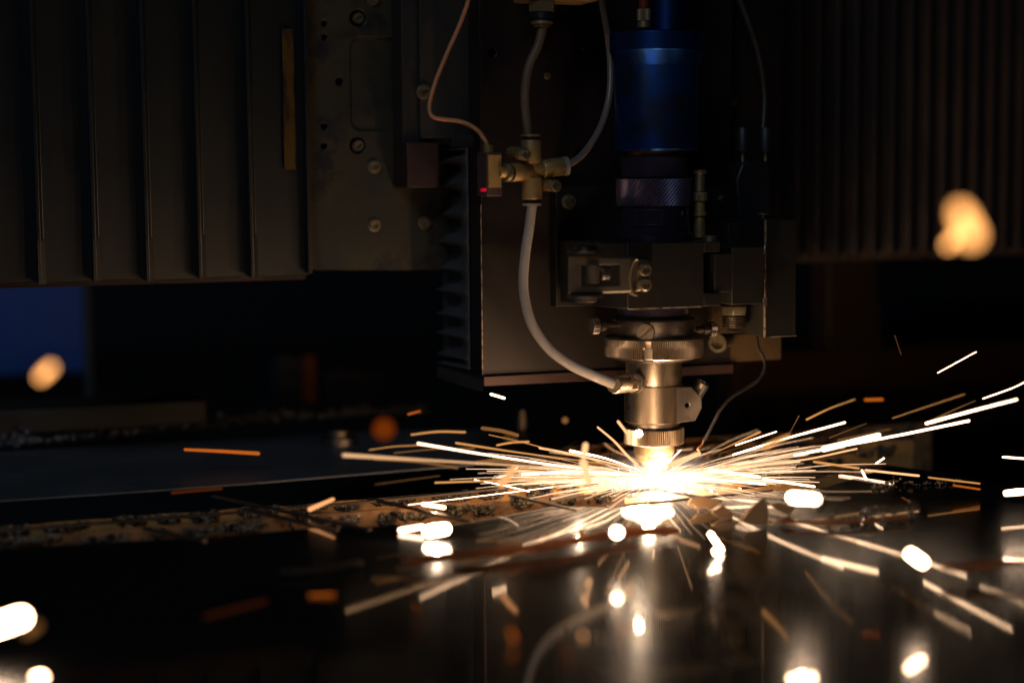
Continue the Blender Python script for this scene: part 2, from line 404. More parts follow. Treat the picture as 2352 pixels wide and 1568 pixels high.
MB().pbox(1655, -700, 1800, 828, 62, 76).build('side_plate', 'housing_metal', t, bevel=.6)
for (x, y, r) in ((1680, 236, 10),): bolt(t, x, y, 62, r)
# bellows
ys = [338, 364, 421, 491, 556, 620, 673, 730, 777, 827, 850]
n = 7; rows = []
def brow(y, k):                # k: 0 on a fold, 1 in the valley between two
    w = PV(1077, y, 72).z; u0 = PV(1078, 600, 72).x; ub = PV(1000, 600, 134).x; row = [(u0, 72, w)]
    for j in range(1, n+1):
        f = j/n; row.append((u0+(ub-u0)*f*.985+15*k*f**1.15, 72+62*f-6*k*f, w-1.5*f+2.5*k*f))
    row.append((u0+4, 137, w)); return row
for i in range(len(ys)-1):
    for fr, k in ((0, 0), (.10, .42), (.25, .82), (.5, 1), (.75, .82), (.90, .42)): rows.append(brow(ys[i]+(ys[i+1]-ys[i])*fr, k))
rows.append(brow(ys[-1], 0))
b = MB().loft(rows, closed=False, cap=False); o = b.build('bellows', 'bellows_fabric', t, smooth=50)
md = o.modifiers.new('thick', 'SOLIDIFY'); md.thickness = .0006
p0 = PV(1000, 878, 120); 
MB().plan([(uL-.6, 47.5), (uL-.6, 134), (PV(1003, 860, 134).x, 134), (PV(1077, 860, 72).x-.5, 71)], PV(1040, 880, 100).z, PV(1040, 851, 100).z).build('bellows_end_block', 'housing_side', t, bevel=.8)
MB().plan([(uL-.6, 60), (uL-.6, 134), (PV(1000, 340, 134).x, 134), (PV(1077, 340, 72).x-.5, 71)], PV(1040, 338, 100).z, PV(1040, 312, 100).z).build('bellows_end_block', 'housing_side', t, bevel=.8)
# ================================================================== cutting head
H = thing('cutting_head', (0, 0, WZ(1086)), 'laser cutting head with blue top cylinder, knurled rings and pointed nozzle above the sparks', 'cutting head')
K = 4000/1049.0
def ring(name, m, rows, parent=H, n=64, rf=None, u=0, v=0, bevel=0):
    return MB().lathe((u, v, 0), (0, 0, 1), [(WZ(y, hw, u, v), hw/K) for y, hw in reversed(rows)], n, rf).build(name, m, parent, bevel=bevel)
u1 = PV(1508, 200, 0).x
MB().pbox(1277, 428, 1700, 697, 40, 49.6).build('mount_plate', 'black_block', H, bevel=.5)
for (x, y, r) in ((1306, 464, 15), (1303, 607, 15)): bolt(H, x, y, 40, r)
bolt(H, 1662, 461, 40, 14, 'steel_dark')
bh = ring('blue_housing', 'blue_anodised', [(69, 104), (71, 107), (112, 107), (116, 104), (146, 97), (148, 96), (342, 96), (346, 93)], u=u1, bevel=.15)
u2 = PV(1543, 30, 0).x
ring('blue_neck', 'blue_anodised', [(-500, 48), (68, 48)], u=u2, v=6)
p = PV(1479, 66, -12)
fz = lambda y: PV(1479, y, -12).z
g = MB().lathe((p.x, -12, 0), (0, 0, 1), [(fz(64), 15.4/K), (fz(52), 15.4/K), (fz(51), 13/K), (fz(49), 13/K), (fz(48), 15.6/K), (fz(22), 15.6/K), (fz(21), 14/K)], 48, lambda i, j, r, a: r*(1.0 if i not in (4, 5) or j % 2 else .92)).build('gas_fitting', 'brass', H)
MB().lathe((p.x, -12, 0), (0, 0, 1), [(fz(22), 12/K), (fz(-500), 12/K)], 20).build('gas_tube', 'red_tube', g)
ring('gold_collar', 'gold_ring', [(346, 66), (358, 66)], u=u1)
ring('sleeve', 'black_anodised', [(358, 72), (361, 76), (405, 76), (407, 79)])
NK = 124
def dia(i, j, r, a): return r + (.5 if (i+j) % 2 == 0 else -.25) if 1 <= i <= 13 else r
MB().lathe((0, 0, 0), (0, 0, 1), [(WZ(474, 86), 84.5/K)]+[(WZ(472.5-61*k/12, 86), 85.5/K) for k in range(13)]+[(WZ(410, 86), 84.5/K)], NK, dia).build('knurled_ring', 'knurl_black', H, smooth=0)
sr = ring('scale_ring', 'black_anodised', [(474, 79), (520, 80)], n=96)
ring('lower_ring', 'black_anodised', [(521, 80), (523, 82), (537, 82)])
ring('flange', 'black_anodised', [(538, 87), (540, 89), (553, 89), (556, 87)])
# window in the scale ring: raised frame, flat pane
def arc_plate(x0, x1, y0, y1, r, th):
    b = MB(); k = 10; rr = []
    a0 = math.asin(max(-1, min(1, (x0-1504)/K/r))); a1 = math.asin(max(-1, min(1, (x1-1504)/K/r)))
    fwd = math.atan2(RZI.to_3x3()[1][1]*-1, (RZI @ V((0, -1, 0))).x) if False else None
    d = (RZI @ V((0, -1, 0))); rt = (RZI @ V((1, 0, 0)))
    z0, z1 = WZ(y1, r*K), WZ(y0, r*K)
    for i in range(k+1):
        a = a0+(a1-a0)*i/k; dr = rt*math.sin(a)+d*math.cos(a)
        rr.append([dr*r+V((0, 0, z0)), dr*(r+th)+V((0, 0, z0)), dr*(r+th)+V((0, 0, z1)), dr*r+V((0, 0, z1))])
    return b.loft(rr)
rs = 80/K
wf = MB()
for bx in ((1458, 1517, 481, 483), (1458, 1517, 515, 517), (1458, 1460, 483, 515), (1515, 1517, 483, 515)):
    q = arc_plate(*bx, rs-.3, .75); wf.add(q.v, q.f)
wf = wf.build('scale_window', 'knurl_black', sr)
arc_plate(1460, 1515, 483, 515, rs-.3, .45).build('pane', 'black_anodised', wf)
def text(s, name, m, center, nrm, h, parent, up=V((0, 0, 1)), th=.15):
    cu = bpy.data.curves.new('t', 'FONT'); cu.body = s; cu.size = 1; cu.align_x = 'CENTER'; cu.align_y = 'CENTER'; cu.extrude = .05
    o = bpy.data.objects.new('t', cu); C.objects.link(o); bpy.context.view_layer.update()
    me = bpy.data.meshes.new_from_object(o.evaluated_get(bpy.context.evaluated_depsgraph_get())); bpy.data.objects.remove(o)
    x = up.cross(nrm).normalized(); b = MB()
    vs = [center + x*(p.co.x*h*1.35) + up*(p.co.y*h*1.35) + nrm*(p.co.z*2*th) for p in me.vertices]
    b.add(vs, [tuple(f.vertices) for f in me.polygons])
    return b.build(name, m, parent, smooth=0)
dv = RZI @ V((0, -1, 0)); rt = RZI @ V((1, 0, 0))
def on_cyl(x, y, hw):
    s_ = (x-1503)/hw; n_ = rt*s_+dv*math.sqrt(max(0, 1-s_*s_)); return n_*(hw/K)+V((0, 0, WZ(y, hw*math.sqrt(max(.05, 1-s_*s_))))), n_
p, n_ = on_cyl(1562, 490, 80.6); text('-5', 'scale_number', 'scale_white', p, n_, 2.3, sr)
p, n_ = on_cyl(1577, 489, 80.6); MB().lathe(p, n_, [(0, .3), (.2, .3)], 8).build('scale_mark', 'scale_white', sr)
# clamp block
vb = -40
cb = MB()
a = PV(1441, 630, vb); z1 = PV(1450, 559, vb).z; z0 = PV(1460, 709, vb).z
xr = PV(1617, 630, vb).x; xl = a.x; xl2 = PV(1396, 630, -26).x; xl3 = PV(1345, 630, 4).x
cb.plan([(xl, vb), (xr, vb), (xr, 30), (xl3-6, 30), (xl3, -6), (xl2, -26)], z0, z1)
cb = cb.build('clamp_block', 'black_block', H, bevel=.5)
xa = PV(1655, 630, vb).x
MB().box((xr-.1, vb+.02, PV(1630, 579, vb).z), (xa, 20, z1-.02)).build('block_arm', 'black_block', H, bevel=.4)
MB().box((xr-.1, vb+.02, z0+.02), (xa, 20, PV(1630, 673, vb).z)).build('block_arm', 'black_block', H, bevel=.4)
MB().box((xl+1, vb-.15, z0-.55), (xr-1, vb+.9, z0+.15)).build('worn_edge', 'worn_edge', cb)
vl = -38
lf = MB().pbox(1681, 567, 1756, 699, vl, 10).pbox(1641, 582, 1682, 671, vl, 10).build('hinge_leaf', 'black_block', H, bevel=.5)
MB().box((xr, -24, PV(1630, 672, -24).z), (xa+2, 12, PV(1630, 580, -24).z)).build('hinge_web', 'black_anodised', H)
p = PV(1630, 548, -30); MB().lathe(p, (0, 0, 1), [(-2, 17/K), (1.2, 17/K), (1.8, 15/K)], 24).build('hinge_pin', 'bolt_steel', H)
p = PV(1757, 573, -40); MB().lathe(p, (0, 0, 1), [(-2.5, 1.3), (2, 1.3), (2.6, .9)], 12).build('hinge_pin', 'steel_dark', H)
p = PV(1757, 693, -40); MB().lathe(p, (0, 0, 1), [(-2.5, 1.3), (2, 1.3), (2.6, .9)], 12).build('hinge_pin', 'worn_edge', H)
for zz, (y, sgn) in enumerate(((577, 1), (681, -1))):
    p = PV(1345, y, -46)
    MB().lathe(p, (0, 0, sgn), [(-1, 40/K), (.5, 40/K), (.7, 34/K), (.9, 24/K), (2.6, 24/K), (3.2, 18/K)], 28).build('latch_pivot', 'steel_dark', H)
# toggle latch
lp = MB()
z1l, z0l = PV(1390, 588, -54).z, PV(1390, 676, -54).z
ul, ur = PV(1311, 630, -50).x, PV(1466, 630, -56).x
secs = []
for i in range(9):
    f = i/8; u = ul+(ur-ul)*f; bow = 3.5*math.sin(f*math.pi*.6)
    tap = 1-.06*f; zc = (z1l+z0l)/2; hh = (z1l-z0l)/2*tap
    v = -46-bow-4*f
    secs.append([(u, v, zc-hh), (u, v-1.1, zc-hh+1.2), (u, v-1.1, zc+hh-1.2), (u, v, zc+hh), (u, v+1.2, zc+hh), (u, v+1.2, zc-hh)])
lp.loft(secs); lp = lp.build('latch_plate', 'latch_metal', H, bevel=.2)
a, b = PV(1371, 608, -50), PV(1397, 661, -50)
cut(lp, MB().box((a.x-9, -66, b.z+1), (b.x+6, -36, a.z)))
wz_ = (PV(1366, 608, -52).z, PV(1366, 651, -52).z); uw = PV(1365, 630, -52).x
MB().lathe((uw, -49.5, wz_[1]), (0, 0, 1), [(0, 4.0), (wz_[0]-wz_[1], 4.0)], 24).build('latch_roller', 'latch_metal', H, bevel=.3)
sp = []; us = PV(1392, 632, -48).x
for k in range(81):
    a = k/80*5*2*math.pi; sp.append((us-3+k/80*5, -46+3.6*math.sin(a), (wz_[0]+wz_[1])/2+3.6*math.cos(a)))
MB().tube(sp, .45, 6).build('latch_spring', 'steel_dark', H)
hk = []
for (x, y, v) in ((1465, 596, -58), (1456, 600, -57), (1449, 620, -56), (1447, 640, -56), (1450, 660, -56), (1457, 677, -57), (1466, 680, -58)):
    p = PV(x, y, v); hk.append([(p.x-.3, v, p.z), (p.x+.8, v+.2, p.z), (p.x+1.2, v+7, p.z), (p.x+.1, v+7, p.z)])
MB().loft(hk).build('latch_hook', 'brass', H, bevel=.15)
MB().pprism([(1457, 600), (1486, 597), (1495, 606), (1495, 655), (1484, 668), (1457, 668)], -47, -40).build('catch_plate', 'bolt_steel', H, bevel=.4)
MB().lathe(PV(1481, 620, -47), (0, -1, 0), [(-1, 14/K), (1.2, 14/K)], 24).build('spacer', 'bolt_steel', H)
MB().lathe(PV(1481, 654, -47), (0, -1, 0), [(-1, 14/K), (1.2, 14/K)], 24).build('spacer', 'bolt_steel', H)
bolt(H, 1480, 620, -48, 14); bolt(H, 1480, 654, -48, 14)
# neck, collar, screws
ring('neck', 'black_anodised', [(700, 84), (726, 84), (730, 80), (739, 80)])
cl = ring('collar', 'steel_dark', [(736, 92), (740, 95), (781, 95), (784, 93)], n=80, bevel=.1)
p, n_ = on_cyl(1557, 758, 95.3)
o_ = [(p + (V((0, 0, 1)).cross(n_).normalized()*math.cos(k*math.pi/8)*1.15 + V((0, 0, 1))*math.sin(k*math.pi/8)*1.45)) for k in range(17)]
MB().tube(o_, .28, 6).build('engraved_letter', 'engrave', cl)
def slot_screw(px, py, hw0, rpx, ang):
    p, n_ = on_cyl(px, py, hw0); r = rpx/K; b = MB()
    x = V((0, 0, 1)).cross(n_).normalized(); up = V((0, 0, 1)); ca, sa = math.cos(ang), math.sin(ang)
    ex = x*ca+up*sa; ey = up*ca-x*sa; g = r*.16
    b.lathe(p-n_*1.5, n_, [(0, r), (2.7, r)], 36)
    for sgn in (1, -1):
        a0 = math.asin(.16); q = [(math.cos(a0+(math.pi-2*a0)*k/16)*r, sgn*math.sin(a0+(math.pi-2*a0)*k/16)*r) for k in range(17)]
        b.loft([[p+ex*i+ey*j+n_*h for i, j in q] for h in (1.15, 3.0)])
    return b.build('slotted_screw', 'steel', H, bevel=.15)
slot_screw(1478, 763, 95, 20, R(42))
def thumb(x_in, x_out, y, name):
    z = PV(x_out, y, 0).z; sg = 1 if x_out > x_in else -1; v = 0
    a = PV(x_in, y, v).x; b = PV(x_out, y, v).x; L = abs(b-a); ax = (sg, 0, 0)
    MB().lathe((a, v, z), ax, [(-2, 2.2), (L*.35, 2.2), (L*.36, 3.2), (L*.6, 3.2), (L*.62, 2.4), (L-4, 2.4)], 18).build('screw_stem', 'steel_dark', H)
    k = MB().lathe((a, v, z), ax, [(L-4.6, 4.4), (L-4.2, 4.9), (L-.5, 4.9), (L, 4.4)], 60, lambda i, j, r, q: r if j % 2 or i in (0, 3) else r-.22)
    k = k.build(name, 'steel_bright', H, smooth=20); return k
thumb(1408, 1358, 749, 'thumb_screw'); tk = thumb(1598, 1643, 756, 'thumb_screw')
lo_, hi_ = MB(), 0
NT = 280
zt = WZ(781, 114); zb = WZ(830, 114)
an = math.atan2(dv.y, dv.x) - math.asin(22/114)
def gear(i, j, r, a):
    if i in (0, 1, 6, 7): 
        if i in (0, 1) and abs(((a-an+math.pi) % (2*math.pi))-math.pi) < .09: return r-3
        return r
    d = abs(((a-an+math.pi) % (2*math.pi))-math.pi)
    if d < .10 and i <= 4: return r-3.2
    if d < .06 and i == 5: return r-3.2
    return r if j % 2 else r-.85
hh = zt-zb
bk = MB().lathe((0, 0, 0), (0, 0, 1), [(zb, 110/K), (zb+.8, 113.6/K), (zb+1.0, 114/K), (zb+hh*.3, 114/K), (zb+hh*.5, 114/K), (zb+hh*.62, 114/K), (zt-.9, 113.7/K), (zt, 110/K)], NT*2//2, gear).build('adjusting_ring', 'steel', H, smooth=20)
ring('ring_lip', 'steel_dark', [(831, 92), (834, 90)])
ring('barrel', 'steel', [(833, 65), (888, 65), (892, 63)], n=80)
lb_ = ring('nozzle_body', 'steel', [(889, 67), (891, 69), (973, 69), (977, 66)], n=96)
ur0 = PV(1540, 930, -16.5).x
ear = MB().pprism([(1520, 890), (1588, 888), (1612, 914), (1613, 937), (1598, 966), (1530, 975)], -16.6, 9).build('clamp_ear', 'steel_dark', H, bevel=.5)
cut(ear, MB().lathe(PV(1581, 931, -18), (0, 1, 0), [(0, 1.4), (8, 1.4)], 16))
cut(lb_, MB().lathe(on_cyl(1441, 936, 71)[0], -on_cyl(1441, 936, 71)[1], [(-1, .9), (4, .9)], 12))
p = PV(1598, 905, -6); ax = (RZI @ V((.5, -.15, .85))).normalized()
MB().lathe(p, ax, [(-3, 4.4), (8.5, 4.6), (9, 4.2), (9, 3.0), (7.5, 2.6)], 28).build('set_screw', 'steel_dark', H, bevel=.1)
ring('seal_ring', 'steel', [(977, 60), (983, 60)]); ring('seal_gap', 'black_anodised', [(983, 57), (991, 57)])
MB().lathe((0, 0, 0), (0, 0, 1), [(WZ(1028, 70), 68/K), (WZ(1026, 70), 70/K), (WZ(992, 70), 70/K), (WZ(990, 70), 67/K)], 180, lambda i, j, r, a: r if i in (0, 3) or j % 2 else r-.6).build('knurled_nut', 'steel', H, smooth=20)
ring('tip_holder', 'brass', [(1027, 47), (1046, 47), (1049, 45)])
MB().lathe((0, 0, 0), (0, 0, 1), [(WZ(1057, 45), 42/K), (WZ(1056, 45), 45/K), (WZ(1049, 45), 45/K), (WZ(1048, 45), 42/K)], 120, lambda i, j, r, a: r if j % 2 else r-.3).build('tip_thread', 'brass', H, smooth=20)
ring('nozzle_cone', 'brass', [(1056, 43), (1060, 42), (1086, 9), (1088, 5)])
# hose elbow on the barrel
p = PV(1452, 880, -14); q = PV(1407, 884, -34); ax = (q-p).normalized(); L = (q-p).length
e = MB().lathe(p, ax, [(-3, 5.6), (1, 5.6), (1.2, 5), (L*.35, 5)], 6).build('hose_nut', 'steel', H, bevel=.3)
MB().lathe(p, ax, [(-5, 6.3), (-1, 6.3)], 28).build('nut_washer', 'steel_dark', e)
b = MB().lathe(p, ax, [(L*.34, 4.6), (L*.36, 5.0)]+[(L*(.38+.06*k), 5.0) for k in range(9)]+[(L*.95, 4.6)], 56, lambda i, j, r, a: r+(.22 if (i+j) % 2 else -.1) if 1 < i < 11 else r)
b.build('hose_coupling', 'steel', H, smooth=0)
# connectors and the right hand bracket
B = thing('connector_bracket', PV(1793, 773, 20), 'dark upright bracket box at the right of the cutting head with lit lower plate', 'bracket')
xb0, xb1 = PV(1757, 640, -28).x, PV(1829, 640, -28).x; zb1, zb0 = PV(1790, 504, -28).z, PV(1790, 772, -28).z
bx = MB().box((xb0, -28, zb0), (xb1, 62, zb1)).build('bracket_box', 'black_block', B, bevel=.5)
pe = PV(1725, 718, 6)
cut(bx, MB().lathe((xb0-2, 8, PV(1725, 718, 8).z), (1, 0, 0), [(0, 1.6), (8, 1.6)], 16))
MB().box((xb0-.5, -28.6, zb0-.2), (xb0+.5, -27.6, zb1)).build('worn_edge', 'worn_edge', bx)
MB().box((xb0, -28.6, zb0-.5), (xb1, -27.6, zb0+.1)).build('worn_edge', 'worn_edge', bx)
MB().pbox(1636, 698, 1752, 764, 20, 26).build('bracket_plate', 'bracket_tan', B, bevel=.5)
MB().pbox(1640, 766, 1795, 829, 50, 62).build('lower_plate', 'bracket_tan', B, bevel=.6)
MB().pbox(1672, 512, 1757, 566, 5, 60).build('bracket_shelf', 'black_block', B, bevel=.4)
MB().lathe(PV(1672, 782, 50), RZI @ V((-.45, -.9, 0)), [(0, 4), (16, 4), (16.4, 6), (20, 6), (20, 4), (17, 3.4)], 24).build('knob', 'bolt_steel', B)
MB().lathe(PV(1632, 805, 52), (0, -1, 0), [(0, 3), (3, 3)], 16).build('knob', 'hole_black', B)
p = PV(1686, 704, -6); pz = lambda y: PV(1686, y, -6).z
sc = MB().lathe((p.x, -6, 0), (0, 0, 1), [(pz(723), 8.0), (pz(716), 8.6), (pz(702), 8.6)], 6).build('spring_plunger', 'bolt_steel', B, bevel=.3)
th_ = []
for k in range(5): y = 725+k*5.4; th_ += [(pz(y+5.2), 5.6), (pz(y+3.8), 7.6), (pz(y+1.6), 7.6), (pz(y+.1), 5.6)]
th_ = sorted(th_, key=lambda a: a[0])
MB().lathe((p.x, -6, 0), (0, 0, 1), th_, 36).build('plunger_thread', 'steel', sc, smooth=20)
# warning sign on the housing
g = thing('warning_sign', PV(1620, 212, 61), 'yellow warning triangle with black border half hidden behind the blue cylinder', 'sign')
MB().pprism([(1559, 214), (1650, 214), (1604, 130)], 60.9, 61.9).build('border', 'sign_black', g)
MB().pprism([(1572, 207), (1637, 207), (1604, 146)], 60.5, 60.9).build('face', 'sign_yellow', g)
MB().pprism([(1600, 166), (1608, 166), (1606, 190), (1602, 190)], 60.3, 60.5).build('symbol', 'sign_black', g)
MB().pbox(1560, 207, 1644, 213, 60.3, 60.8).build('lower_band', 'cover_label', g)
# coax connector
g = thing('coax_connector', PV(1607, 516, -2), 'dusty brass coax connector standing beside the knurled ring', 'connector')
cx = PV(1607, 450, -2).x; cz = lambda y: PV(1607, y, -2).z
def lz(parent, name, m, rows, n=24, rf=None): return MB().lathe((cx, -2, 0), (0, 0, 1), [(cz(y), h/K) for y, h in reversed(rows)], n, rf).build(name, m, parent, bevel=.1)
lz(g, 'cap', 'brass', [(390, 14), (391, 17), (398, 17), (400, 13)]); lz(g, 'stem', 'brass', [(400, 12), (440, 12)])
lz(g, 'knurled_collar', 'brass', [(441, 17), (443, 19), (461, 19), (463, 16)], 48, lambda i, j, r, a: r if j % 2 else r-.3)
lz(g, 'barrel', 'plated_fitting', [(463, 13), (486, 13), (487, 17), (496, 17), (498, 12), (520, 14), (545, 14)])
# plug on the bracket
g = thing('cable_plug', PV(1737, 503, 30), 'black cable plug with two metal pins standing on the bracket', 'plug')
MB().pprism([(1697, 500), (1692, 410), (1705, 376), (1730, 368), (1768, 372), (1774, 500)], 20, 40).build('plug_body', 'black_plastic', g, bevel=1.2)
for x in (1706, 1758):
    MB().lathe(PV(x, 366, 30), (0, 0, 1), [(-2, 1.1), (8, 1.1)], 10).build('pin', 'brass', g)
    MB().lathe(PV(x, 348, 30), (0, 0, 1), [(0, 5), (13, 5), (15, 4)], 16).build('socket', 'black_plastic', g)
MB().lathe(PV(1753, 505, 10), (0, 0, 1), [(-2, 1.6), (3, 1.6), (3.2, 4), (4, 4)], 16).build('foot_screw', 'bolt_steel', g)
# ================================================================== cross fitting, sensor, hoses
g = thing('cross_fitting', PV(1222, 474, 0), 'dusty tan four way push fitting joining the hoses beside the sensor', 'pipe fitting')
v0 = -2
def pt(x, y, v=v0): return PV(x, y, v)
uc = pt(1222, 392)
def seg(name, a, b, ra, m='plated_fitting', par=g, n=28, prof=None):
    d = (b-a); L = d.length
    return MB().lathe(a, d, [(L*f, ra*k) for f, k in (prof or ((0, .94), (.04, 1), (.96, 1), (1, .94)))], n).build(name, m, par)
seg('core', pt(1220, 376), pt(1222, 410), 4.6); 
seg('vertical_port', pt(1221, 376), pt(1220, 322), 5.9); seg('vertical_port', pt(1222, 408), pt(1222, 458), 6.1)
seg('core', pt(1205, 392), pt(1250, 386), 4.6)
seg('side_port', pt(1246, 388), pt(1294, 382), 5.4); seg('side_port', pt(1214, 393), pt(1172, 397, -8), 5.4)
seg('release_ring', pt(1294, 382), pt(1303, 381), 5.6, 'milky_hose'); seg('release_ring', pt(1220, 322), pt(1220, 316), 4.9, 'hole_black')
seg('release_ring', pt(1219, 314), pt(1219, 309), 5.8); seg('release_ring', pt(1222, 458), pt(1222, 466), 4.9, 'hole_black')
seg('release_ring', pt(1222, 467), pt(1222, 473), 5.8, 'milky_hose')
seg('release_ring', pt(1172, 397, -8), pt(1166, 397, -9), 4.9, 'hole_black'); seg('release_ring', pt(1166, 397, -9), pt(1159, 396, -10), 5.3, 'bolt_steel'); seg('release_ring', pt(1159, 396, -10), pt(1146, 394, -11), 3.4, 'plated_fitting')
for (x, y, bx_, by_, vv) in ((1205, 355, 1174, 350, -14), (1275, 427, 1248, 425, -12)):
    a, b = pt(bx_, by_, 4), pt(x, y, vv); seg('mount_screw', a, b, 3.5)
    bolt(g, 0, 0, 0, 12.5, 'bolt_steel', ax=(b-a).normalized(), at=b)
s = thing('proximity_sensor', PV(1125, 452, 0), 'small dark box sensor with ochre label and lit red lamp', 'sensor')
zt, zb = PV(1120, 350, -14).z, PV(1120, 451, -14).z
c0 = PV(1118, 400, -14); c1 = PV(1096, 400, 6); c2 = PV(1153, 400, -10)
MB().plan([(c0.x, -14), (c2.x, -10), (c2.x-4, 8), (c1.x, 6)], zb, zt).build('sensor_body', 'sensor_body', s, bevel=.4)
def onface(a, b, f0, f1, y0, y1, th, name, m):
    a2, b2 = V((a.x, a.y, 0)), V((b.x, b.y, 0)); d = b2-a2; nn = V((d.y, -d.x, 0)).normalized()
    if nn.y > 0: nn = -nn
    p, q = a2+d*f0, a2+d*f1; x = [(p.x, p.y), (q.x, q.y), (q.x+nn.x*th, q.y+nn.y*th), (p.x+nn.x*th, p.y+nn.y*th)]
    return MB().plan(x, PV(1120, y1, -12).z, PV(1120, y0, -12).z).build(name, m, s, bevel=.08)
onface(c0, c2, .1, .92, 356, 431, .4, 'sensor_label', 'sensor_label')
onface(c1, c0, .34, .93, 432.5, 440.5, .3, 'indicator_lamp', 'led_red')
MB().lathe(PV(1122, 350, -4), (0, 0, 1), [(-.5, 3.0), (4.2, 2.9)], 20).build('cable_gland', 'plated_fitting', s)
def hose(name, m, pts, rpx, label, catg, extra=None):
    P = [PV(*p) for p in pts]; r = rpx/pxs(P[len(P)//2])
    return tag(MB().tube(P, r, 16, smooth=10).build(name, m, base=P[0] if P[0].z < P[-1].z else P[-1]), label, catg)
hose('air_hose', 'tan_hose', [(1247, 62, 0), (1236, 105, 0), (1216, 150, 0), (1207, 200, 0), (1207, 250, 0), (1214, 313, -2)], 10.5, 'thick tan dusty hose running from the top down into the cross fitting', 'hose')
hose('air_hose', 'grey_hose', [(1299, 382, -2), (1335, 358, 4), (1370, 310, 10), (1392, 255, 16), (1402, 190, 20), (1398, 100, 24), (1376, -30, 26), (1330, -300, 28), (1290, -600, 30)], 8, 'thin translucent grey hose curving up from the right arm of the cross fitting', 'hose')
hose('gas_hose', 'milky_hose', [(1222, 470, -2), (1216, 520, -2), (1207, 580, -3), (1202, 640, -5), (1206, 690, -8), (1222, 745, -13), (1258, 797, -19), (1308, 836, -26), (1362, 862, -31), (1411, 882, -34)], 11.8, 'milky white hose bending from the cross fitting down to the nozzle', 'hose')
hose('signal_cable', 'copper_cable', [(1150, -600, 30), (1120, -250, 24), (1082, -30, 20), (1062, 40, 20), (1030, 115, 20), (1003, 180, 20), (988, 230, 18), (987, 256, 16), (996, 269, 14), (1018, 274, 12), (1060, 280, 8), (1094, 297, 2), (1114, 322, -3), (1120, 340, -4)], 5.2, 'copper coloured cable bent sharply above the small box sensor', 'cable')
hose('control_cable', 'black_wire', [(1560, -600, 46), (1630, -250, 42), (1690, -30, 40), (1718, 50, 38), (1743, 130, 36), (1756, 220, 34), (1752, 310, 30)], 7, 'thick dark cable hanging down behind to the black plug', 'cable')
w = hose('sensor_wire', 'black_wire', [(1738, 772, 10), (1742, 800, 6), (1754, 822, 2), (1756, 846, 0), (1742, 872, -2), (1712, 892, -4), (1680, 912, -6), (1655, 940, -8), (1638, 972, -9), (1625, 998, -10), (1616, 1012, -10)], 4, 'thin dark wire dangling from the bracket to the sparks', 'wire')
P = [PV(*p) for p in ((1616, 1012, -10), (1612, 1021, -11), (1603, 1031, -12), (1606, 1036, -12), (1598, 1042, -12), (1572, 1050, -12))]
MB().tube(P, .55, 8, smooth=6).build('frayed_end', 'copper_cable', w, label='bare frayed wire end')
g = thing('hose_coupler', PV(1245, 62, 0), 'brass hose coupler at the top edge above the tan hose', 'coupler')
a = lambda y: PV(1245, y, 0)
seg('coupler_nut', a(28), a(4), 8, 'brass', g, 6); seg('coupler_neck', a(44), a(28), 6.5, 'black_plastic', g); seg('coupler_ring', a(56), a(50), 6.5, 'brass', g); seg('coupler_neck', a(62), a(40), 4.8, 'tan_hose', g)
MB().pbox(1215, -120, 1372, 1, -6, 20).build('coupler_bar', 'plated_fitting', g, bevel=.6)
# ================================================================== right pleated cover
t = thing('pleated_cover', PV(2090, 595, 190), 'dark pleated accordion way cover with vertical folds at the right', 'machine cover')
zt = PV(2050, -700, 170).z; zb = PV(1900, 590, 170).z
x0 = 1806; i = 0; w = 46.0
while x0 < 2480:
    a, m_, b = PV(x0, 400, 176).x, PV(x0+w*.55, 400, 164).x, PV(x0+w, 400, 176).x
    MB().plan([(a, 182), (m_-1.4, 162), (m_+1.4, 162), (b, 182), (b-1, 188), (m_, 170), (a+1, 188)], zb, zt).build('pleat', 'pleat_rubber', t, bevel=.5)
    x0 += w; w *= .975
MB().box((PV(1800, 400, 176).x, 188, zb), (PV(2490, 400, 176).x, 192, zt)).build('pleat_backing', 'rail_paint', t)
MB().box((PV(1800, 400, 176).x, 176, zb-4), (PV(2490, 400, 176).x, 190, zb+3)).build('pleat_bottom_rail', 'pleat_rubber', t, bevel=.6)
# things far behind, under the gantry
def far(name, m, box, v, dv, label, catg, bevel=2):
    return tag(MB().pbox(*box, v, v+dv).build(name, m, bevel=bevel), label, catg)
far('blue_cabinet', 'blue_paint', (-160, 640, 200, 862), 900, 60, 'plain blue cabinet far behind under the left cover', 'cabinet')
far('support_post', 'grey_box', (196, 640, 214, 925), 640, 20, 'thin dark upright post at the right edge of the blue cabinet', 'post')
g = thing('control_box', PV(680, 935, 640), 'dark control box with vertical orange stripe far behind the table', 'control box')
MB().pbox(632, 812, 732, 935, 640, 700).build('box_body', 'black_plastic', g, bevel=3)
MB().pbox(700, 818, 724, 868, 637, 640).build('orange_stripe', 'orange_paint', g)
MB().pbox(700, 872, 728, 926, 637, 640).build('orange_stripe', 'orange_paint', g)
MB().lathe(PV(652, 830, 640), (0, -1, 0), [(0, 7), (5, 7)], 20).build('clasp', 'grey_box', g)
far('grey_case', 'grey_box', (738, 842, 890, 930), 650, 60, 'low grey case standing right of the orange striped box', 'case')
far('olive_beam', 'olive_box', (-160, 934, 476, 992), 300, 60, 'low olive steel beam along the back of the cutting table at the left', 'beam')
tag(MB().pprism([(1902, 560), (2012, 560), (2030, 802), (1902, 802)], 330, 360).build('machine_leg', 'post_brown', bevel=2), 'brown tapered machine leg under the pleated cover', 'machine leg')
far('blue_crate', 'crate_blue', (2030, 700, 2560, 842), 620, 60, 'dark blue crate far behind under the right pleated cover', 'crate')
far('table_beam', 'brown_beam', (1690, 790, 2600, 985), 430, 40, 'wide brown table beam along the back at the right', 'beam')
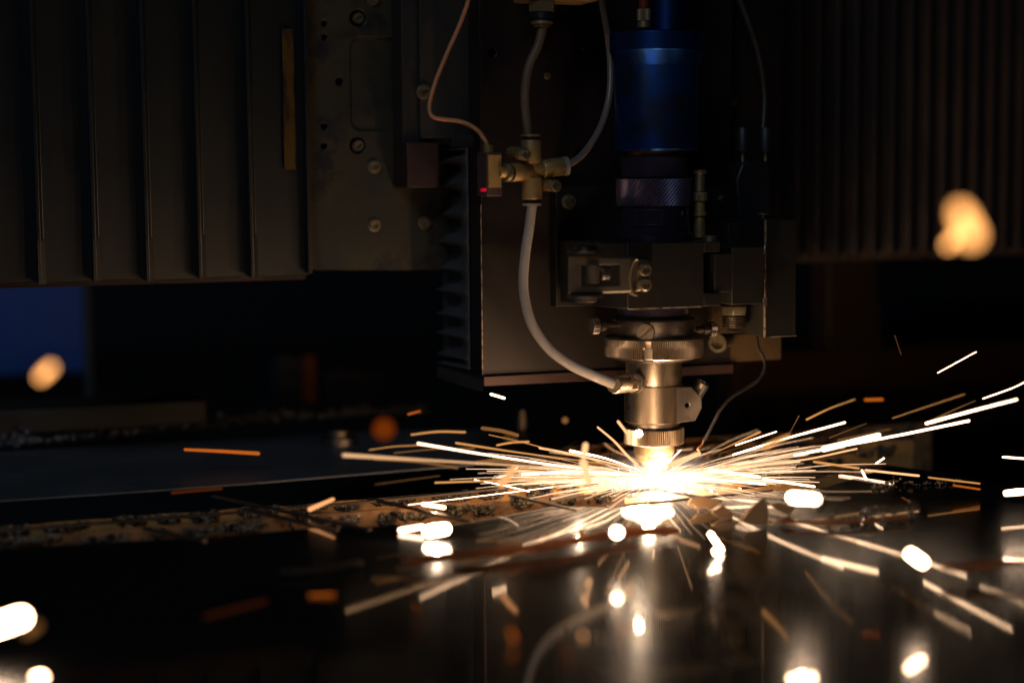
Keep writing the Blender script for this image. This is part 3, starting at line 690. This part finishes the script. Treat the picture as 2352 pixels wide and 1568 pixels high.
# ================================================================== cutting table: slats, sheet, slag
v_a = PZ(760, 1152, -1.5).y; v_b = PZ(760, 1178, -1.5).y; pitch = v_a-v_b
def slat(v, u0, u1, m, label, crust, seed, h=46):
    global rnd
    t = thing('slat', ((u0+u1)/2, v, -1.5-h), label, 'slat', 'support slats of the cutting table')
    rr = random.Random(seed); b = MB(); n = int((u1-u0)/4); top = []
    for i in range(n+1):
        u = u0+(u1-u0)*i/n; nn = noise.noise(V((u*.035, seed*3.1, 0)))
        top.append((u, -1.5-max(0, nn*2.2)*crust))
    b.loft([[(u, v, z-h), (u, v, z), (u, v+2.6, z), (u, v+2.6, z-h)] for u, z in top])
    b.build('slat_plate', m, t, smooth=0)
    if crust:
        c = MB(); u = u0
        while u < u1:                       # slag hangs in clusters below the straight top edge
            wd = rr.uniform(5, 26)*crust; hh = rr.uniform(2.5, 9); top_ = rr.choice((0, 0, 1.5, 3))
            for k in range(int(wd*hh*1.15)+6):
                x, z = rr.uniform(-1, 1), rr.uniform(0, 1)
                z *= math.sqrt(max(0, 1-x*x)); r = rr.choice((.4, .6, .9, 1.3, 1.7))
                c.lump((u+x*wd*.5, v-rr.uniform(-.2, 2.6)*(1-.5*abs(x)), -1.6-top_-z*hh), r, .45, (1.15, .8, 1))
            for k in range(int(wd*.8)): c.lump((u+rr.uniform(-1, 1)*wd, v-.2, -1.5-abs(rr.gauss(2, 3))), rr.uniform(.18, .4), .4)
            u += wd*.5+rr.uniform(4, 24)
        o = c.build('slag_crust', 'slag', t, smooth=0); o['kind'] = 'stuff'
    return t
slat(v_b, -560, PZ(1500, 1146, 0).x, 'slat_rust', 'rust brown slat with slag lumps nearest the mirror sheet', 1, 1)
slat(v_a, -560, 120, 'slat_tan', 'tan slat with thick slag crust lying under the nozzle', 1, 2)
slat(v_a+pitch, PZ(1395, 1082, 0).x, 190, 'slat_tan', 'slat just behind the nozzle with tan face and slag', 1, 3)
slat(v_a+2*pitch, -60, 240, 'slat_tan', 'second slat behind the nozzle at the right', .7, 4)
slat(v_a+3*pitch, -60, 270, 'slat_rust', 'third slat behind the nozzle at the right', .5, 5)
slat(v_a+4*pitch, -20, 300, 'slat_rust', 'farthest slat seen behind the nozzle at the right', .4, 6)
def zpoly(pts, z0, z1):
    q = [PZ(x, y, z1) for x, y in pts]; return MB().loft([[(p.x, p.y, z) for p in q] for z in (z0, z1)])
tag(zpoly([(-90, 1264), (330, 1240), (560, 1226), (700, 1214), (900, 1206), (1090, 1196), (1180, 1180), (1265, 1163), (1390, 1164), (1430, 1156), (1550, 1149), (1640, 1141), (1775, 1126), (1900, 1118), (1990, 1090), (2042, 1068), (2440, 1124), (3000, 1700), (3000, 1950), (-700, 1950)], -1.4, 0).build('mirror_sheet', 'mirror_sheet', base=V((0, -200, -1.4)), smooth=0), 'polished steel sheet in front reflecting the cutting head and sparks', 'steel sheet')
tag(zpoly([(-160, 1158), (300, 1128), (600, 1106), (1050, 1068), (1260, 1046), (1330, 1010), (1180, 985), (900, 986), (450, 1012), (-160, 1046)], -1.4, 0).build('back_sheet', 'back_sheet', base=V((-300, 200, -1.4)), smooth=0), 'dull dark steel sheet lying on the table behind the slats at the left', 'steel sheet')
g = thing('sheet_skeleton', (0, 0, -1), 'thin dark steel webs left of the cut sheet crossing over the slats', 'sheet remnant')
for q in (((490, 1136), (850, 1214)), ((560, 1166), (775, 1216)), ((847, 1142), (1085, 1196)), ((1172, 1134), (1330, 1170)), ((330, 1210), (470, 1240)),
          ((1263, 1143), (1497, 1121), (1639, 1103), (1895, 1083), (2042, 1067)), ((1392, 1161), (1548, 1146), (1773, 1123)), ((1515, 1121), (1610, 1139)), ((1700, 1118), (1960, 1080)),
          ((-90, 1222), (330, 1190), (760, 1157), (1000, 1134), (1400, 1092)), ((1930, 1090), (2050, 1108))):
    P = [PZ(x, y, .6) for x, y in q]; b = MB(); ring_ = []
    for i, p in enumerate(P):
        d = (P[min(i+1, len(P)-1)]-P[max(i-1, 0)]).normalized(); s_ = V((-d.y, d.x, 0))*1.5
        ring_.append([p+s_, p-s_, p-s_-V((0, 0, 1.4)), p+s_-V((0, 0, 1.4))])
    b.loft(ring_).build('web_strip', 'web_steel', g, bevel=.15)
# slag ridge at the back
c = MB(); rr = random.Random(5)
for i in range(620):
    f = rr.random(); x = 0+980*f; y = 1022-82*f-8*math.sin(f*3)
    p = PZ(x, y, 2); k = .5+noise.noise(V((f*14, 0, 0)))
    c.lump(p+V((rr.gauss(0, 4), rr.gauss(0, 5), abs(rr.gauss(0, 4))*k)), rr.uniform(1., 3.4)*(.6+k*.6), .45)
c = c.build('slag_ridge', 'slag_blue', smooth=0); c['kind'] = 'stuff'
c = MB()
b0 = b; b = MB()
for i in range(34):
    f = rr.random(); p = PZ(1880+215*f, 1200-16*f, 1.5); c.lump(p+V((rr.gauss(0, 1.5), rr.gauss(0, 2), abs(rr.gauss(0, 2)))), rr.uniform(.6, 1.8), .45)
tag(c.build('slag_piece', 'slag', smooth=0), 'lumpy greenish slag string on the mirror sheet right of the tan offcuts', 'slag')
c = MB()
for i in range(70):
    f = rr.random(); x = 1705+180*f*1.0; p = PZ(1705+200*f+290*0, 1148-18*f, .8)
    p = PZ(1995+210*f, 1122-16*f-10*math.exp(-((f-.28)/.13)**2), .8); c.lump(p+V((rr.gauss(0, .8), rr.gauss(0, 1), abs(rr.gauss(0, 1.0)))), rr.uniform(.4, 1.2), .45)
tag(c.build('slag_piece', 'slag', smooth=0), 'thin dark slag thread on the sheet edge near the pale glowing edge strips', 'slag')
# offcuts and bars on the sheet
def flap(pts, base_px, th, label, lean=0.):
    z = PZ(*base_px, 0); v = z.y; q = [PV(x, y, v) for x, y in pts]; zm = min(p.z for p in q)
    r = random.Random(len(pts)); 
    def sh(p, d): return (p.x, v+d+(p.z-zm)*lean+2.5*noise.noise(V((p.x*.05, p.z*.05, 3))), p.z-zm+.1)
    return tag(MB().loft([[sh(p, 0) for p in q], [sh(p, th) for p in q]]).build('offcut', 'offcut', bevel=.2), label, 'metal offcut', 'bent offcuts by the cut')
def zz(px): return (px[0]/2.138*.5742+2200*.5742, (1600+px[1]/2.138)*.5742)
flap([zz(p) for p in ((1195, 905), (1230, 862), (1330, 850), (1500, 872), (1470, 905), (1440, 900), (1430, 930), (1370, 958), (1330, 935), (1260, 940), (1240, 912))], (1640, 1172), 1.5, 'small tan jagged offcut just right of the white glare patch', .5)
flap([zz(p) for p in ((1380, 1060), (1480, 1030), (1640, 1010), (1740, 900), (1800, 850), (1862, 822), (1893, 890), (1878, 1000), (1852, 1055), (1760, 1040), (1700, 1040), (1640, 1020), (1590, 1055), (1540, 1088), (1440, 1092))], (1700, 1214), 1.5, 'large tan torn offcut standing like a fin right of the cut', .2)
flap([zz(p) for p in ((1400, 960), (1520, 900), (1580, 960), (1560, 1000), (1460, 1000))], (1680, 1190), 1.5, 'orange brown offcut lying between the two tan offcuts', .8)
flap([zz(p) for p in ((1920, 900), (1990, 880), (2130, 910), (2050, 975), (1960, 940))], (1830, 1182), 1.5, 'small brown offcut under the white hot capsule at the right', .8)
def bar(name, m, pts, r, label, catg, sq=.5):
    P = [PZ(x, y, z) for x, y, z in pts]; b = MB(); rows = []
    P = cat(P, 8); rr = random.Random(int(pts[0][0]))
    for i, p in enumerate(P):
        d = (P[min(i+1, len(P)-1)]-P[max(i-1, 0)]).normalized(); s_ = V((-d.y, d.x, 0)); k = r*rr.uniform(.8, 1.15)*(1 if 0 < i < len(P)-1 else .4)
        rows.append([p+s_*k*math.cos(a)*1.0+V((0, 0, k*sq*math.sin(a))) for a in [2*math.pi*j/8 for j in range(8)]])
    return tag(b.loft(rows).build(name, m, smooth=30), label, catg)
bar('rusty_strip', 'rust_bar', [(930, 1290, 4), (1080, 1272, 4), (1250, 1254, 4), (1420, 1224, 4), (1560, 1218, 3)], 3.2, 'rust red scrap strip lying across the mirror sheet in front of the slats', 'scrap strip', .8)
bar('rusty_strip', 'rust_bar', [(1790, 1196, 3), (1900, 1200, 3), (2000, 1196, 3), (2090, 1188, 3)], 2.2, 'dark brown scrap strip under the slag string at the right', 'scrap strip', .5)
bar('rusty_strip', 'rust_bar', [(2160, 1302, 6), (2260, 1300, 7), (2330, 1290, 8), (2460, 1300, 8)], 2.6, 'dark bent scrap strip at the right edge of the mirror sheet', 'scrap strip', .7)
bar('rusty_strip', 'web_steel', [(640, 1312, 3), (740, 1306, 3), (830, 1290, 3)], 3, 'dull grey scrap strip left of the rust red one', 'scrap strip', .4)
# levelling feet behind
for (x, y, r, lab) in ((1199, 962, 17, 'small round steel stop with a lit top behind the spark fan'), (778, 1022, 40, 'low round steel puck behind the left end of the spark fan')):
    p = PZ(x, y, 0) if x < 1000 else PZ(x, 985, 0); k = r/pxs(p)
    g = thing('table_stop', p, lab, 'table stop')
    MB().lathe(p, (0, 0, 1), [(0, k), (6 if x < 1000 else 9, k)], 28).build('stop_body', 'steel_dark', g, bevel=.5)
    MB().lathe(p+V((0, 0, 6 if x < 1000 else 9)), (0, 0, 1), [(0, k*.6), (5, k*.6)], 24).build('stop_cap', 'steel', g, bevel=.5)
# ================================================================== glowing cut and sparks
b = MB(); rr = random.Random(11)
pts = []
for k in range(46):
    a = 2*math.pi*k/46; x = 1487+60*math.cos(a); y = 1172+13*math.sin(a)+(16*math.exp(-((x-1492)/24)**2) if math.sin(a) > 0 else 0)
    pts.append((x+rr.uniform(-2, 2), y+rr.uniform(-1.6, 1.6)))
o = zpoly(pts, -1.2, 1.2).build('glare_patch', 'glow_white', smooth=0); tag(o, 'ragged white glowing patch for the glare in front of the nozzle tip', 'glare patch')  # emissive patch in place of the glare through the ragged cutout
b = MB()
for i in range(170):
    a = rr.uniform(0, 2*math.pi); r = abs(rr.gauss(0, 13)); b.lump((r*math.cos(a)*1.35-3, r*math.sin(a)-3-rr.choice((0, 0, rr.uniform(0, 42))), abs(rr.gauss(0, 1.8))*(1-min(.8, r/24))-.5), rr.uniform(.6, 2.2)*(1-min(.7, r/30)), .4)
o = b.build('melt_flash', 'glow_core', smooth=0); o['kind'] = 'stuff'; o['label'] = 'blinding white flash where the beam cuts the sheet'
b = MB()
for i in range(120):
    az = rr.uniform(0, 2*math.pi); el = max(-.02, rr.gauss(.04, .10)); d = V((math.cos(az)*math.cos(el), math.sin(az)*math.cos(el), math.sin(el))); r0 = abs(rr.gauss(0, 9)); L = rr.uniform(5, 22); p = V((-1.5, -3, 1))
    t_ = rr.choice((.10, .14, .2)); a, c_ = p+d*r0, p+d*(r0+L); b.tube([a, (a+c_)/2+V((0, 0, L*.02)), c_], [t_*.4, t_, t_*.3], 5, smooth=3)
for i in range(130):
    az = rr.uniform(0, 2*math.pi); el = max(-.02, rr.gauss(.05, .075)); d = V((math.cos(az)*math.cos(el), math.sin(az)*math.cos(el), math.sin(el)))
    r0 = abs(rr.gauss(0, 14)); L = rr.uniform(8, 40); p = V((0, -2, 1.2))
    if rr.random() < .25: L *= 1.7
    a, c_ = p+d*r0, p+d*(r0+L); m_ = (a+c_)/2+V((0, 0, L*.02)); c_.z -= L*.04
    if c_.z < .4: c_.z = .4
    t_ = rr.choice((.09, .12, .16, .22)); b.tube([a, m_, c_], [t_*.5, t_, t_*.4], 5, smooth=3)
for i in range(90):
    az = rr.choice((rr.gauss(math.pi*1.0, .28), rr.gauss(math.pi*1.1, .30), rr.gauss(0, .25), rr.uniform(math.pi, 2*math.pi))); el = max(.015, rr.gauss(.10, .06))
    d = V((math.cos(az)*math.cos(el), math.sin(az)*math.cos(el), math.sin(el))); r0 = rr.uniform(6, 70); L = rr.uniform(30, 80); p = V((0, -2, 1.2))
    a, c_ = p+d*r0, p+d*(r0+L); m_ = (a+c_)/2+V((0, 0, L*.02)); t_ = rr.choice((.08, .11, .15)); b.tube([a, m_, c_], [t_*.4, t_, t_*.8], 5, smooth=3)
for i in range(200):
    az = rr.uniform(math.pi*.98, math.pi*2.02) if i % 3 else rr.uniform(math.pi*.95, math.pi*1.35)
    el = max(.01, rr.gauss(.09, .06)); d = V((math.cos(az)*math.cos(el), math.sin(az)*math.cos(el), math.sin(el)))
    r0 = rr.uniform(12, 60); L = rr.uniform(14, 55); p = V((0, -2, 1.2)); a, c_ = p+d*r0, p+d*(r0+L)
    m_ = (a+c_)/2+V((0, 0, L*.015)); t_ = rr.choice((.10, .14, .18, .24)); b.tube([a, m_, c_], [t_*.4, t_, t_*.7], 5, smooth=3)
sh = b.build('spark_shower', 'glow_hair', smooth=0); sh['kind'] = 'stuff'; sh['label'] = 'hair thin sparks showering forward from the cut'; b = b0
for i in range(40):
    az = rr.uniform(0, 2*math.pi); p = V((rr.gauss(0, 12), rr.gauss(-4, 8), 1)); q = [p]
    d = V((rr.uniform(-1, 1), rr.uniform(-1, 1), rr.uniform(.2, 1.4)))
    for k in range(4): d = d+V((rr.uniform(-.5, .5), rr.uniform(-.5, .5), rr.uniform(-.7, .3))); q.append(q[-1]+d*rr.uniform(1, 3))
    b.tube(q, .12, 5, smooth=3)
o = b.build('spark_burst', 'glow_thin', smooth=0); o['kind'] = 'stuff'; o['label'] = 'dense burst of fine sparks round the nozzle tip'
G = 'sparks flying from the cut'
def blur(Y): return 4000*21.1*abs(1/Y-1/1040)
def spark(pts, w, m, label):
    """pts: pixel x, y and the distance from the camera in mm"""
    P = [PY(x, y, Y) for x, y, Y in pts]; ww = w if hasattr(w, '__len__') else (w, w)
    R_ = []
    n = 5
    for i in range(n):
        f = i/(n-1); Y = pts[0][2]+(pts[-1][2]-pts[0][2])*f; a = (ww[0]+(ww[1]-ww[0])*f)*(.8 if abs(Y-1020) < 100 and m not in (X_, P_) else 1)
        R_.append(max(a-blur(Y)*(.92 if m == X_ else .75), a*.3)*.5/(F/Y))
    if len(P) == 2: P = [P[0], P[0].lerp(P[1], .5), P[1]]
    o = MB().tube(P, R_, 10, smooth=4, round_ends=True).build('spark', m, smooth=60, base=P[0])
    return tag(o, label, 'spark', G)
def dot(x, y, Y, w, m, label, h=None, ang=0):
    r = max(w-blur(Y)*(.92 if m == X_ else .75), w*.3)*.5/(F/Y); p = PY(x, y, Y)
    o = MB().lathe(p-V((0, 0, r*.97)), (0, 0, 1), [(r*(.97-math.cos(math.pi*k/10)*.97), max(.02, r*math.sin(math.pi*k/10))) for k in range(11)], 20).build('spark', m, smooth=60, base=p)
    return tag(o, label, 'spark', G)
X_, P_ = 'glow_hot', 'glow_peach'
W_, Wm, T_, D_, O_, E_ = 'glow_white', 'glow_warm', 'glow_tan', 'glow_dim', 'glow_orange', 'glow_ember'
# left half
spark([(945, 998, 962), (1005, 991, 966), (1068, 992, 972)], 11, T_, 'tan curved spark dash highest at the left end of the fan')
spark([(848, 1033, 950), (905, 1025, 955), (965, 1022, 960)], (8, 9), T_, 'thin tan spark dash touching the left tip of the long white streak')
spark([(960, 1018, 931), (1130, 1046, 960), (1320, 1074, 1000), (1470, 1089, 1040)], (12, 3), W_, 'long thick white spark streak, the brightest of the left fan')
spark([(790, 1045, 900), (1060, 1061, 940), (1330, 1077, 990), (1480, 1088, 1040)], (18, 2.5), 'glow_cream', 'longest cream spark streak reaching farthest left, under the brightest one')
spark([(1108, 983, 985), (1150, 989, 990), (1188, 999, 995)], 14, D_, 'soft brownish spark dash above the middle of the left fan')
spark([(1123, 998, 1000), (1195, 1014, 1005), (1270, 1034, 1010)], 5, T_, 'fine orange spark line slanting down right below the soft brownish dash')
spark([(1142, 1022, 1000), (1175, 1016, 1000), (1214, 1014, 1000)], 9, T_, 'short tan spark dash rising to the right in mid left fan')
spark([(1048, 1017, 980), (1200, 1040, 1000), (1400, 1066, 1030)], (11, 3), T_, 'long tan spark streak just above the brightest white one')
spark([(905, 1040, 960), (1000, 1031, 970), (1090, 1029, 975)], 9, D_, 'dim tan arched spark below the brightest white streak')
spark([(1095, 1062, 985), (1150, 1056, 990), (1210, 1060, 990)], 15, D_, 'dim broad tan dash under the middle of the brightest streak')
spark([(425, 1032, 1085), (510, 1036, 1088), (593, 1041, 1090)], (11, 14), O_, 'dull orange spark dash alone far left over the dark back sheet')
spark([(860, 1054, 930), (960, 1060, 940), (1050, 1074, 950)], 14, D_, 'dim brown spark dash below the left end of the longest cream streak')
spark([(712, 1169, 940), (765, 1146, 940)], (22, 18), 'glow_flame', 'thick peach spark capsule lying over the slag of the tan slat')
spark([(938, 1159, 985), (1100, 1139, 1000), (1270, 1118, 1020)], (5, 4), W_, 'fine straight white spark streak skimming the slag at the left')
spark([(972, 1157, 955), (1020, 1165, 955)], 17, W_, 'short fat white spark below the fine streak skimming the slag')
spark([(920, 1217, 900), (970, 1209, 900)], 20, W_, 'fat white spark capsule low at the left beside a square glow')
spark([(985, 1220, 882), (1022, 1214, 882)], 40, X_, 'large soft white spark with a square glow low at the left')
spark([(1090, 1101, 1010), (1150, 1113, 1015), (1215, 1128, 1020)], 5, W_, 'thin white spark line slanting down right under the left fan')
spark([(1000, 1108, 985), (1230, 1100, 1010), (1480, 1092, 1040)], (10, 4), T_, 'long level tan spark streak just over the slats')
spark([(1152, 1112, 880), (1170, 1088, 880), (1182, 1076, 880)], (28, 24), 'glow_flame', 'soft orange flame like spark under the left fan')
spark([(1143, 1096, 1000), (1172, 1086, 1000), (1190, 1072, 1000)], 4, W_, 'tiny hooked white spark line crossing the soft orange flame')
spark([(1373, 981, 1000), (1410, 1012, 1010), (1440, 1045, 1018), (1463, 1066, 1025)], (8, 10), Wm, 'cream spark streak rising steeply up left from the nozzle tip')
spark([(1420, 968, 985), (1443, 998, 990)], 12, Wm, 'short orange spark dash at the left side of the lower knurled nut')
dot(1467, 995, 902, 23, X_, 'round white spark dot in front of the lower knurled nut')
spark([(1345, 1022, 916), (1341, 1046, 916)], 21, Wm, 'upright orange white spark capsule left of the nozzle tip')
dot(1298, 965, 915, 23, D_, 'round dim tan spark dot in the dark left of the nozzle body')
spark([(1128, 905, 1010), (1158, 914, 1010)], 9, W_, 'short white spark dash below the slide housing corner')
spark([(938, 951, 960), (964, 944, 960)], 12, O_, 'short orange spark dash high in the dark left of the fan')
dot(882, 985, 760, 72, E_, 'large dark ember disc left of the fan')
spark([(94, 866, 605), (117, 844, 605)], 56, P_, 'big soft orange spark in front of the blue cabinet')
spark([(1200, 1089, 960), (1330, 1083, 990), (1470, 1090, 1030)], (10, 5), W_, 'white spark streak lying level between fan and slats left of the nozzle')
spark([(1340, 1062, 900), (1352, 1105, 900)], 28, Wm, 'soft bright spark cloud inside the left fan near the nozzle')
spark([(1240, 1028, 1010), (1350, 1050, 1020), (1450, 1076, 1035)], (9, 4), Wm, 'cream spark streak ending at the upright orange white capsule')
spark([(1310, 1035, 1015), (1390, 1052, 1020), (1470, 1080, 1035)], (9, 3), W_, 'white spark streak just below the upright orange white capsule')
# right half
spark([(1538, 1068, 985), (1572, 1054, 985), (1606, 1041, 985)], (20, 14), Wm, 'bright orange flare at the frayed wire end')
spark([(1530, 1074, 1020), (1542, 1055, 1018), (1564, 1033, 1015)], 5, W_, 'thin white hooked spark curling up right of the nozzle cone')
spark([(1635, 1043, 1000), (1690, 1017, 1005), (1745, 992, 1010)], (4, 9), T_, 'tan spark wedge rising right of the frayed wire')
spark([(1690, 1022, 1030), (1783, 991, 1030)], 4, W_, 'fine straight white spark line beside the tan wedge')
spark([(1684, 1044, 1028), (1800, 1008, 1012), (1940, 970, 996)], (6, 9), W_, 'long white spark streak rising right from beside the frayed wire')
spark([(1757, 1026, 900), (1790, 1010, 890), (1812, 1000, 880)], (24, 18), T_, 'soft orange spark behind the long rising white streak')
spark([(1853, 963, 995), (1905, 938, 970), (1963, 917, 947)], 9, T_, 'tan spark dash rising above the long white streak at the right')
spark([(1988, 918, 930), (2026, 917, 930)], 17, O_, 'short fat orange spark right of the rising tan dash')
spark([(1826, 1045, 1020), (1910, 1028, 1010), (2060, 1000, 998), (2225, 966, 983)], (8, 11), W_, 'longest white spark streak of the right fan, passing under the fat one')
spark([(1892, 1031, 970), (1950, 1016, 970), (2018, 999, 970)], (20, 17), W_, 'fat white spark streak lying on the longest right one')
spark([(2128, 972, 970), (2230, 944, 952), (2335, 917, 934)], 13, W_, 'thick cream white spark streak near the right edge of the picture')
spark([(2130, 970, 985), (2180, 946, 985), (2240, 920, 985)], (9, 6), D_, 'dim spark branch splitting off the thick right edge streak')
spark([(2154, 856, 1000), (2242, 808, 1000)], 5, W_, 'lone thin white spark dash highest at the right')
spark([(2258, 915, 1000), (2330, 889, 1000), (2370, 868, 1000)], 6, W_, 'white spark line leaving at the right edge above the thick streak')
spark([(2055, 770, 1000), (2070, 815, 1000)], 3, D_, 'faint hair thin spark falling under the pleated cover')
spark([(1520, 1083, 1030), (1650, 1076, 1020), (1830, 1058, 1005), (1968, 1030, 995)], (4, 8), Wm, 'long cream spark streak curving up right out of the burst')
spark([(1808, 1005, 1010), (1835, 955, 1010)], (3, 5), D_, 'faint upright spark sliver standing on the long rising white streak')
spark([(2012, 1064, 1000), (2030, 1052, 1000)], 7, W_, 'tiny white spark dash over the right sheet edge')
spark([(1980, 1080, 990), (1989, 1099, 990)], 9, W_, 'tiny upright white spark drop below the tiny dash at right')
spark([(2304, 1049, 1000), (2370, 1054, 1000)], 8, W_, 'level white spark dash cut by the right edge of the picture')
spark([(2312, 1132, 905), (2400, 1124, 905)], 19, X_, 'bright white spark at the right edge above a pillar of reflected light')
spark([(1870, 1060, 1010), (1972, 1075, 1010)], 9, T_, 'first pale yellow glowing strip for the flash lit sheet edge at the right')  # row of emissive strips in place of sheet edges reflecting the flash
spark([(1988, 1079, 1000), (2110, 1092, 1000)], 9, Wm, 'middle pale yellow glowing strip for the flash lit sheet edge at the right')
spark([(2133, 1096, 990), (2250, 1110, 990)], 8, T_, 'last pale yellow glowing strip for the flash lit sheet edge at the right')
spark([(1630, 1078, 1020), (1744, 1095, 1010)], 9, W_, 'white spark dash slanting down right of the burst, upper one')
spark([(1754, 1100, 1005), (1870, 1117, 995)], 9, W_, 'white glowing strip for the flash lit sheet edge slanting down right toward the capsule')  # same series: glow put in for the flash lit cut edge
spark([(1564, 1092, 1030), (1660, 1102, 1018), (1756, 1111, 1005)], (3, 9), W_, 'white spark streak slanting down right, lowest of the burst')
spark([(2072, 1142, 960), (2086, 1149, 960)], 4, O_, 'tiny red orange spark speck on the right sheet')
spark([(2190, 1114, 985), (2250, 1123, 985)], 9, O_, 'small orange spark dash under the last yellow strip')
spark([(1820, 1142, 770), (1872, 1146, 770)], 42, X_, 'large white hot spark capsule right of the tan offcuts')
spark([(1632, 1226, 845), (1657, 1262, 845)], 20, X_, 'slanted white spark capsule in front below the large offcut')
dot(1646, 1266, 830, 32, X_, 'round white spark ball under the slanted capsule')
dot(1417, 1222, 820, 45, X_, 'large round white spark ball in front of the rust red strip')
dot(1336, 1222, 830, 40, D_, 'round dim orange spark ball left of the white ball')
spark([(2092, 1272, 728), (2119, 1291, 728)], 47, X_, 'large white spark capsule over the mirror sheet at the right')
spark([(-20, 1441, 660), (48, 1418, 660)], 80, X_, 'huge white spark capsule cut by the left edge of the picture')
spark([(62, 1452, 650), (84, 1436, 650)], 56, D_, 'dim orange spark disc behind the huge white capsule')
spark([(50, 1584, 640), (92, 1560, 640)], 72, X_, 'huge white spark capsule at the bottom left corner')
spark([(2207, 487, 515), (2218, 512, 515), (2230, 540, 515)], (94, 106), P_, 'big peach bokeh spark floating before the pleated cover')
spark([(2178, 563, 590), (2192, 547, 590)], 56, P_, 'small round peach spark overlapping the big bokeh one')
# sparks whose mirror images streak the sheet
spark([(1505, 1055, 1000), (1500, 1078, 945)], 7, W_, 'short white spark straight in front of the nozzle cone')
spark([(1556, 1034, 992), (1590, 1031, 930)], 7, Wm, 'short cream spark coming forward right of the nozzle tip')
spark([(1446, 1050, 990), (1410, 1034, 950), (1388, 1018, 930)], 6, Wm, 'short cream spark coming forward left of the nozzle tip')
spark([(1215, 1075, 940), (1165, 1068, 930)], 8, T_, 'short tan spark hovering near over the rust red strip')
spark([(1186, 1012, 880), (1160, 1004, 872)], 14, D_, 'soft brown spark close in front above the mid left fan')
spark([(862, 1112, 930), (1010, 1092, 960)], 5, D_, 'fine dim spark line low over the tan slat')
spark([(1655, 1040, 985), (1735, 1018, 930)], 5, D_, 'fine dim spark line coming forward above the offcuts')
spark([(1925, 1010, 990), (2045, 985, 945)], 8, D_, 'dim tan spark line beneath the longest right streak')
spark([(2050, 960, 975), (2215, 905, 940)], 6, T_, 'thin tan spark streak above the thick right edge streak')
spark([(1905, 1005, 1010), (1990, 972, 985)], 5, D_, 'faint tan spark line over the fat white streak')

for x, y, Y, w, h, m, lab in ((1177, 1458, 680, 24, 20, O_, 'dim orange oval spark low over the sheet under the hose reflection'), (1341, 1463, 690, 24, 18, 'glow_flame', 'peach oval spark low over the sheet left of the bright nozzle reflection'),
        (1434, 1443, 690, 22, 16, O_, 'dim orange oval spark beside the bright reflected column'), (1300, 1498, 660, 16, 26, E_, 'small dark orange spark tilted low in the picture'), (1336, 1536, 650, 34, 16, E_, 'large dim brown oval spark at the bottom edge'),
        (957, 1432, 700, 14, 8, E_, 'tiny dark orange spark at the lower left of the sheet')):
    spark([(x-h*.2, y-h*.5, Y), (x+h*.2, y+h*.5, Y)], w, m, lab)
spark([(712, 1366, 763), (768, 1364, 763)], 12, O_, 'short level orange spark dash low at the left of the sheet')
spark([(470, 1414, 727), (612, 1378, 754)], 11, 'glow_faint', 'long dark ember streak low over the black sheet at the left')
spark([(396, 1131, 960), (508, 1121, 960)], 15, 'glow_faint', 'dark red ember dash over the back sheet edge at the left')
spark([(1148, 1404, 760), (1192, 1372, 780)], 10, O_, 'thin orange spark dash crossing the reflected hose')
# added glowing volume for the glare bloom round the cut
def bloom_volume():
    m = bpy.data.materials.new('bloom_volume'); m.use_nodes = True; nt = m.node_tree; n = nt.nodes; nt.nodes.remove(n['Principled BSDF'])
    tc = n.new('ShaderNodeTexCoord'); gr = n.new('ShaderNodeTexGradient'); gr.gradient_type = 'SPHERICAL'
    mp = n.new('ShaderNodeMapping'); mp.inputs['Scale'].default_value = (1/.050, 1/.058, 1/.023)
    nt.links.new(tc.outputs['Object'], mp.inputs[0]); nt.links.new(mp.outputs[0], gr.inputs[0])
    p = n.new('ShaderNodeMath'); p.operation = 'POWER'; p.inputs[1].default_value = 2.2; nt.links.new(gr.outputs[1], p.inputs[0])
    q = n.new('ShaderNodeMath'); q.operation = 'MULTIPLY'; q.inputs[1].default_value = 62; nt.links.new(p.outputs[0], q.inputs[0])
    e = n.new('ShaderNodeEmission'); e.inputs[0].default_value = (1, .72, .52, 1); nt.links.new(q.outputs[0], e.inputs[1])
    nt.links.new(e.outputs[0], n['Material Output'].inputs['Volume']); MT['bloom_volume'] = m
    c = V((-2, -20, 1)); o = MB().lathe(c-V((0, 0, 22)), (0, 0, 1), [(22*(1-math.cos(math.pi*k/12)), max(.05, 58*math.sin(math.pi*k/12))) for k in range(13)], 24).build('bloom_glow', 'bloom_volume', base=c)
    o['kind'] = 'stuff'; o['label'] = 'soft glow added for the bloom round the cut'
bloom_volume()
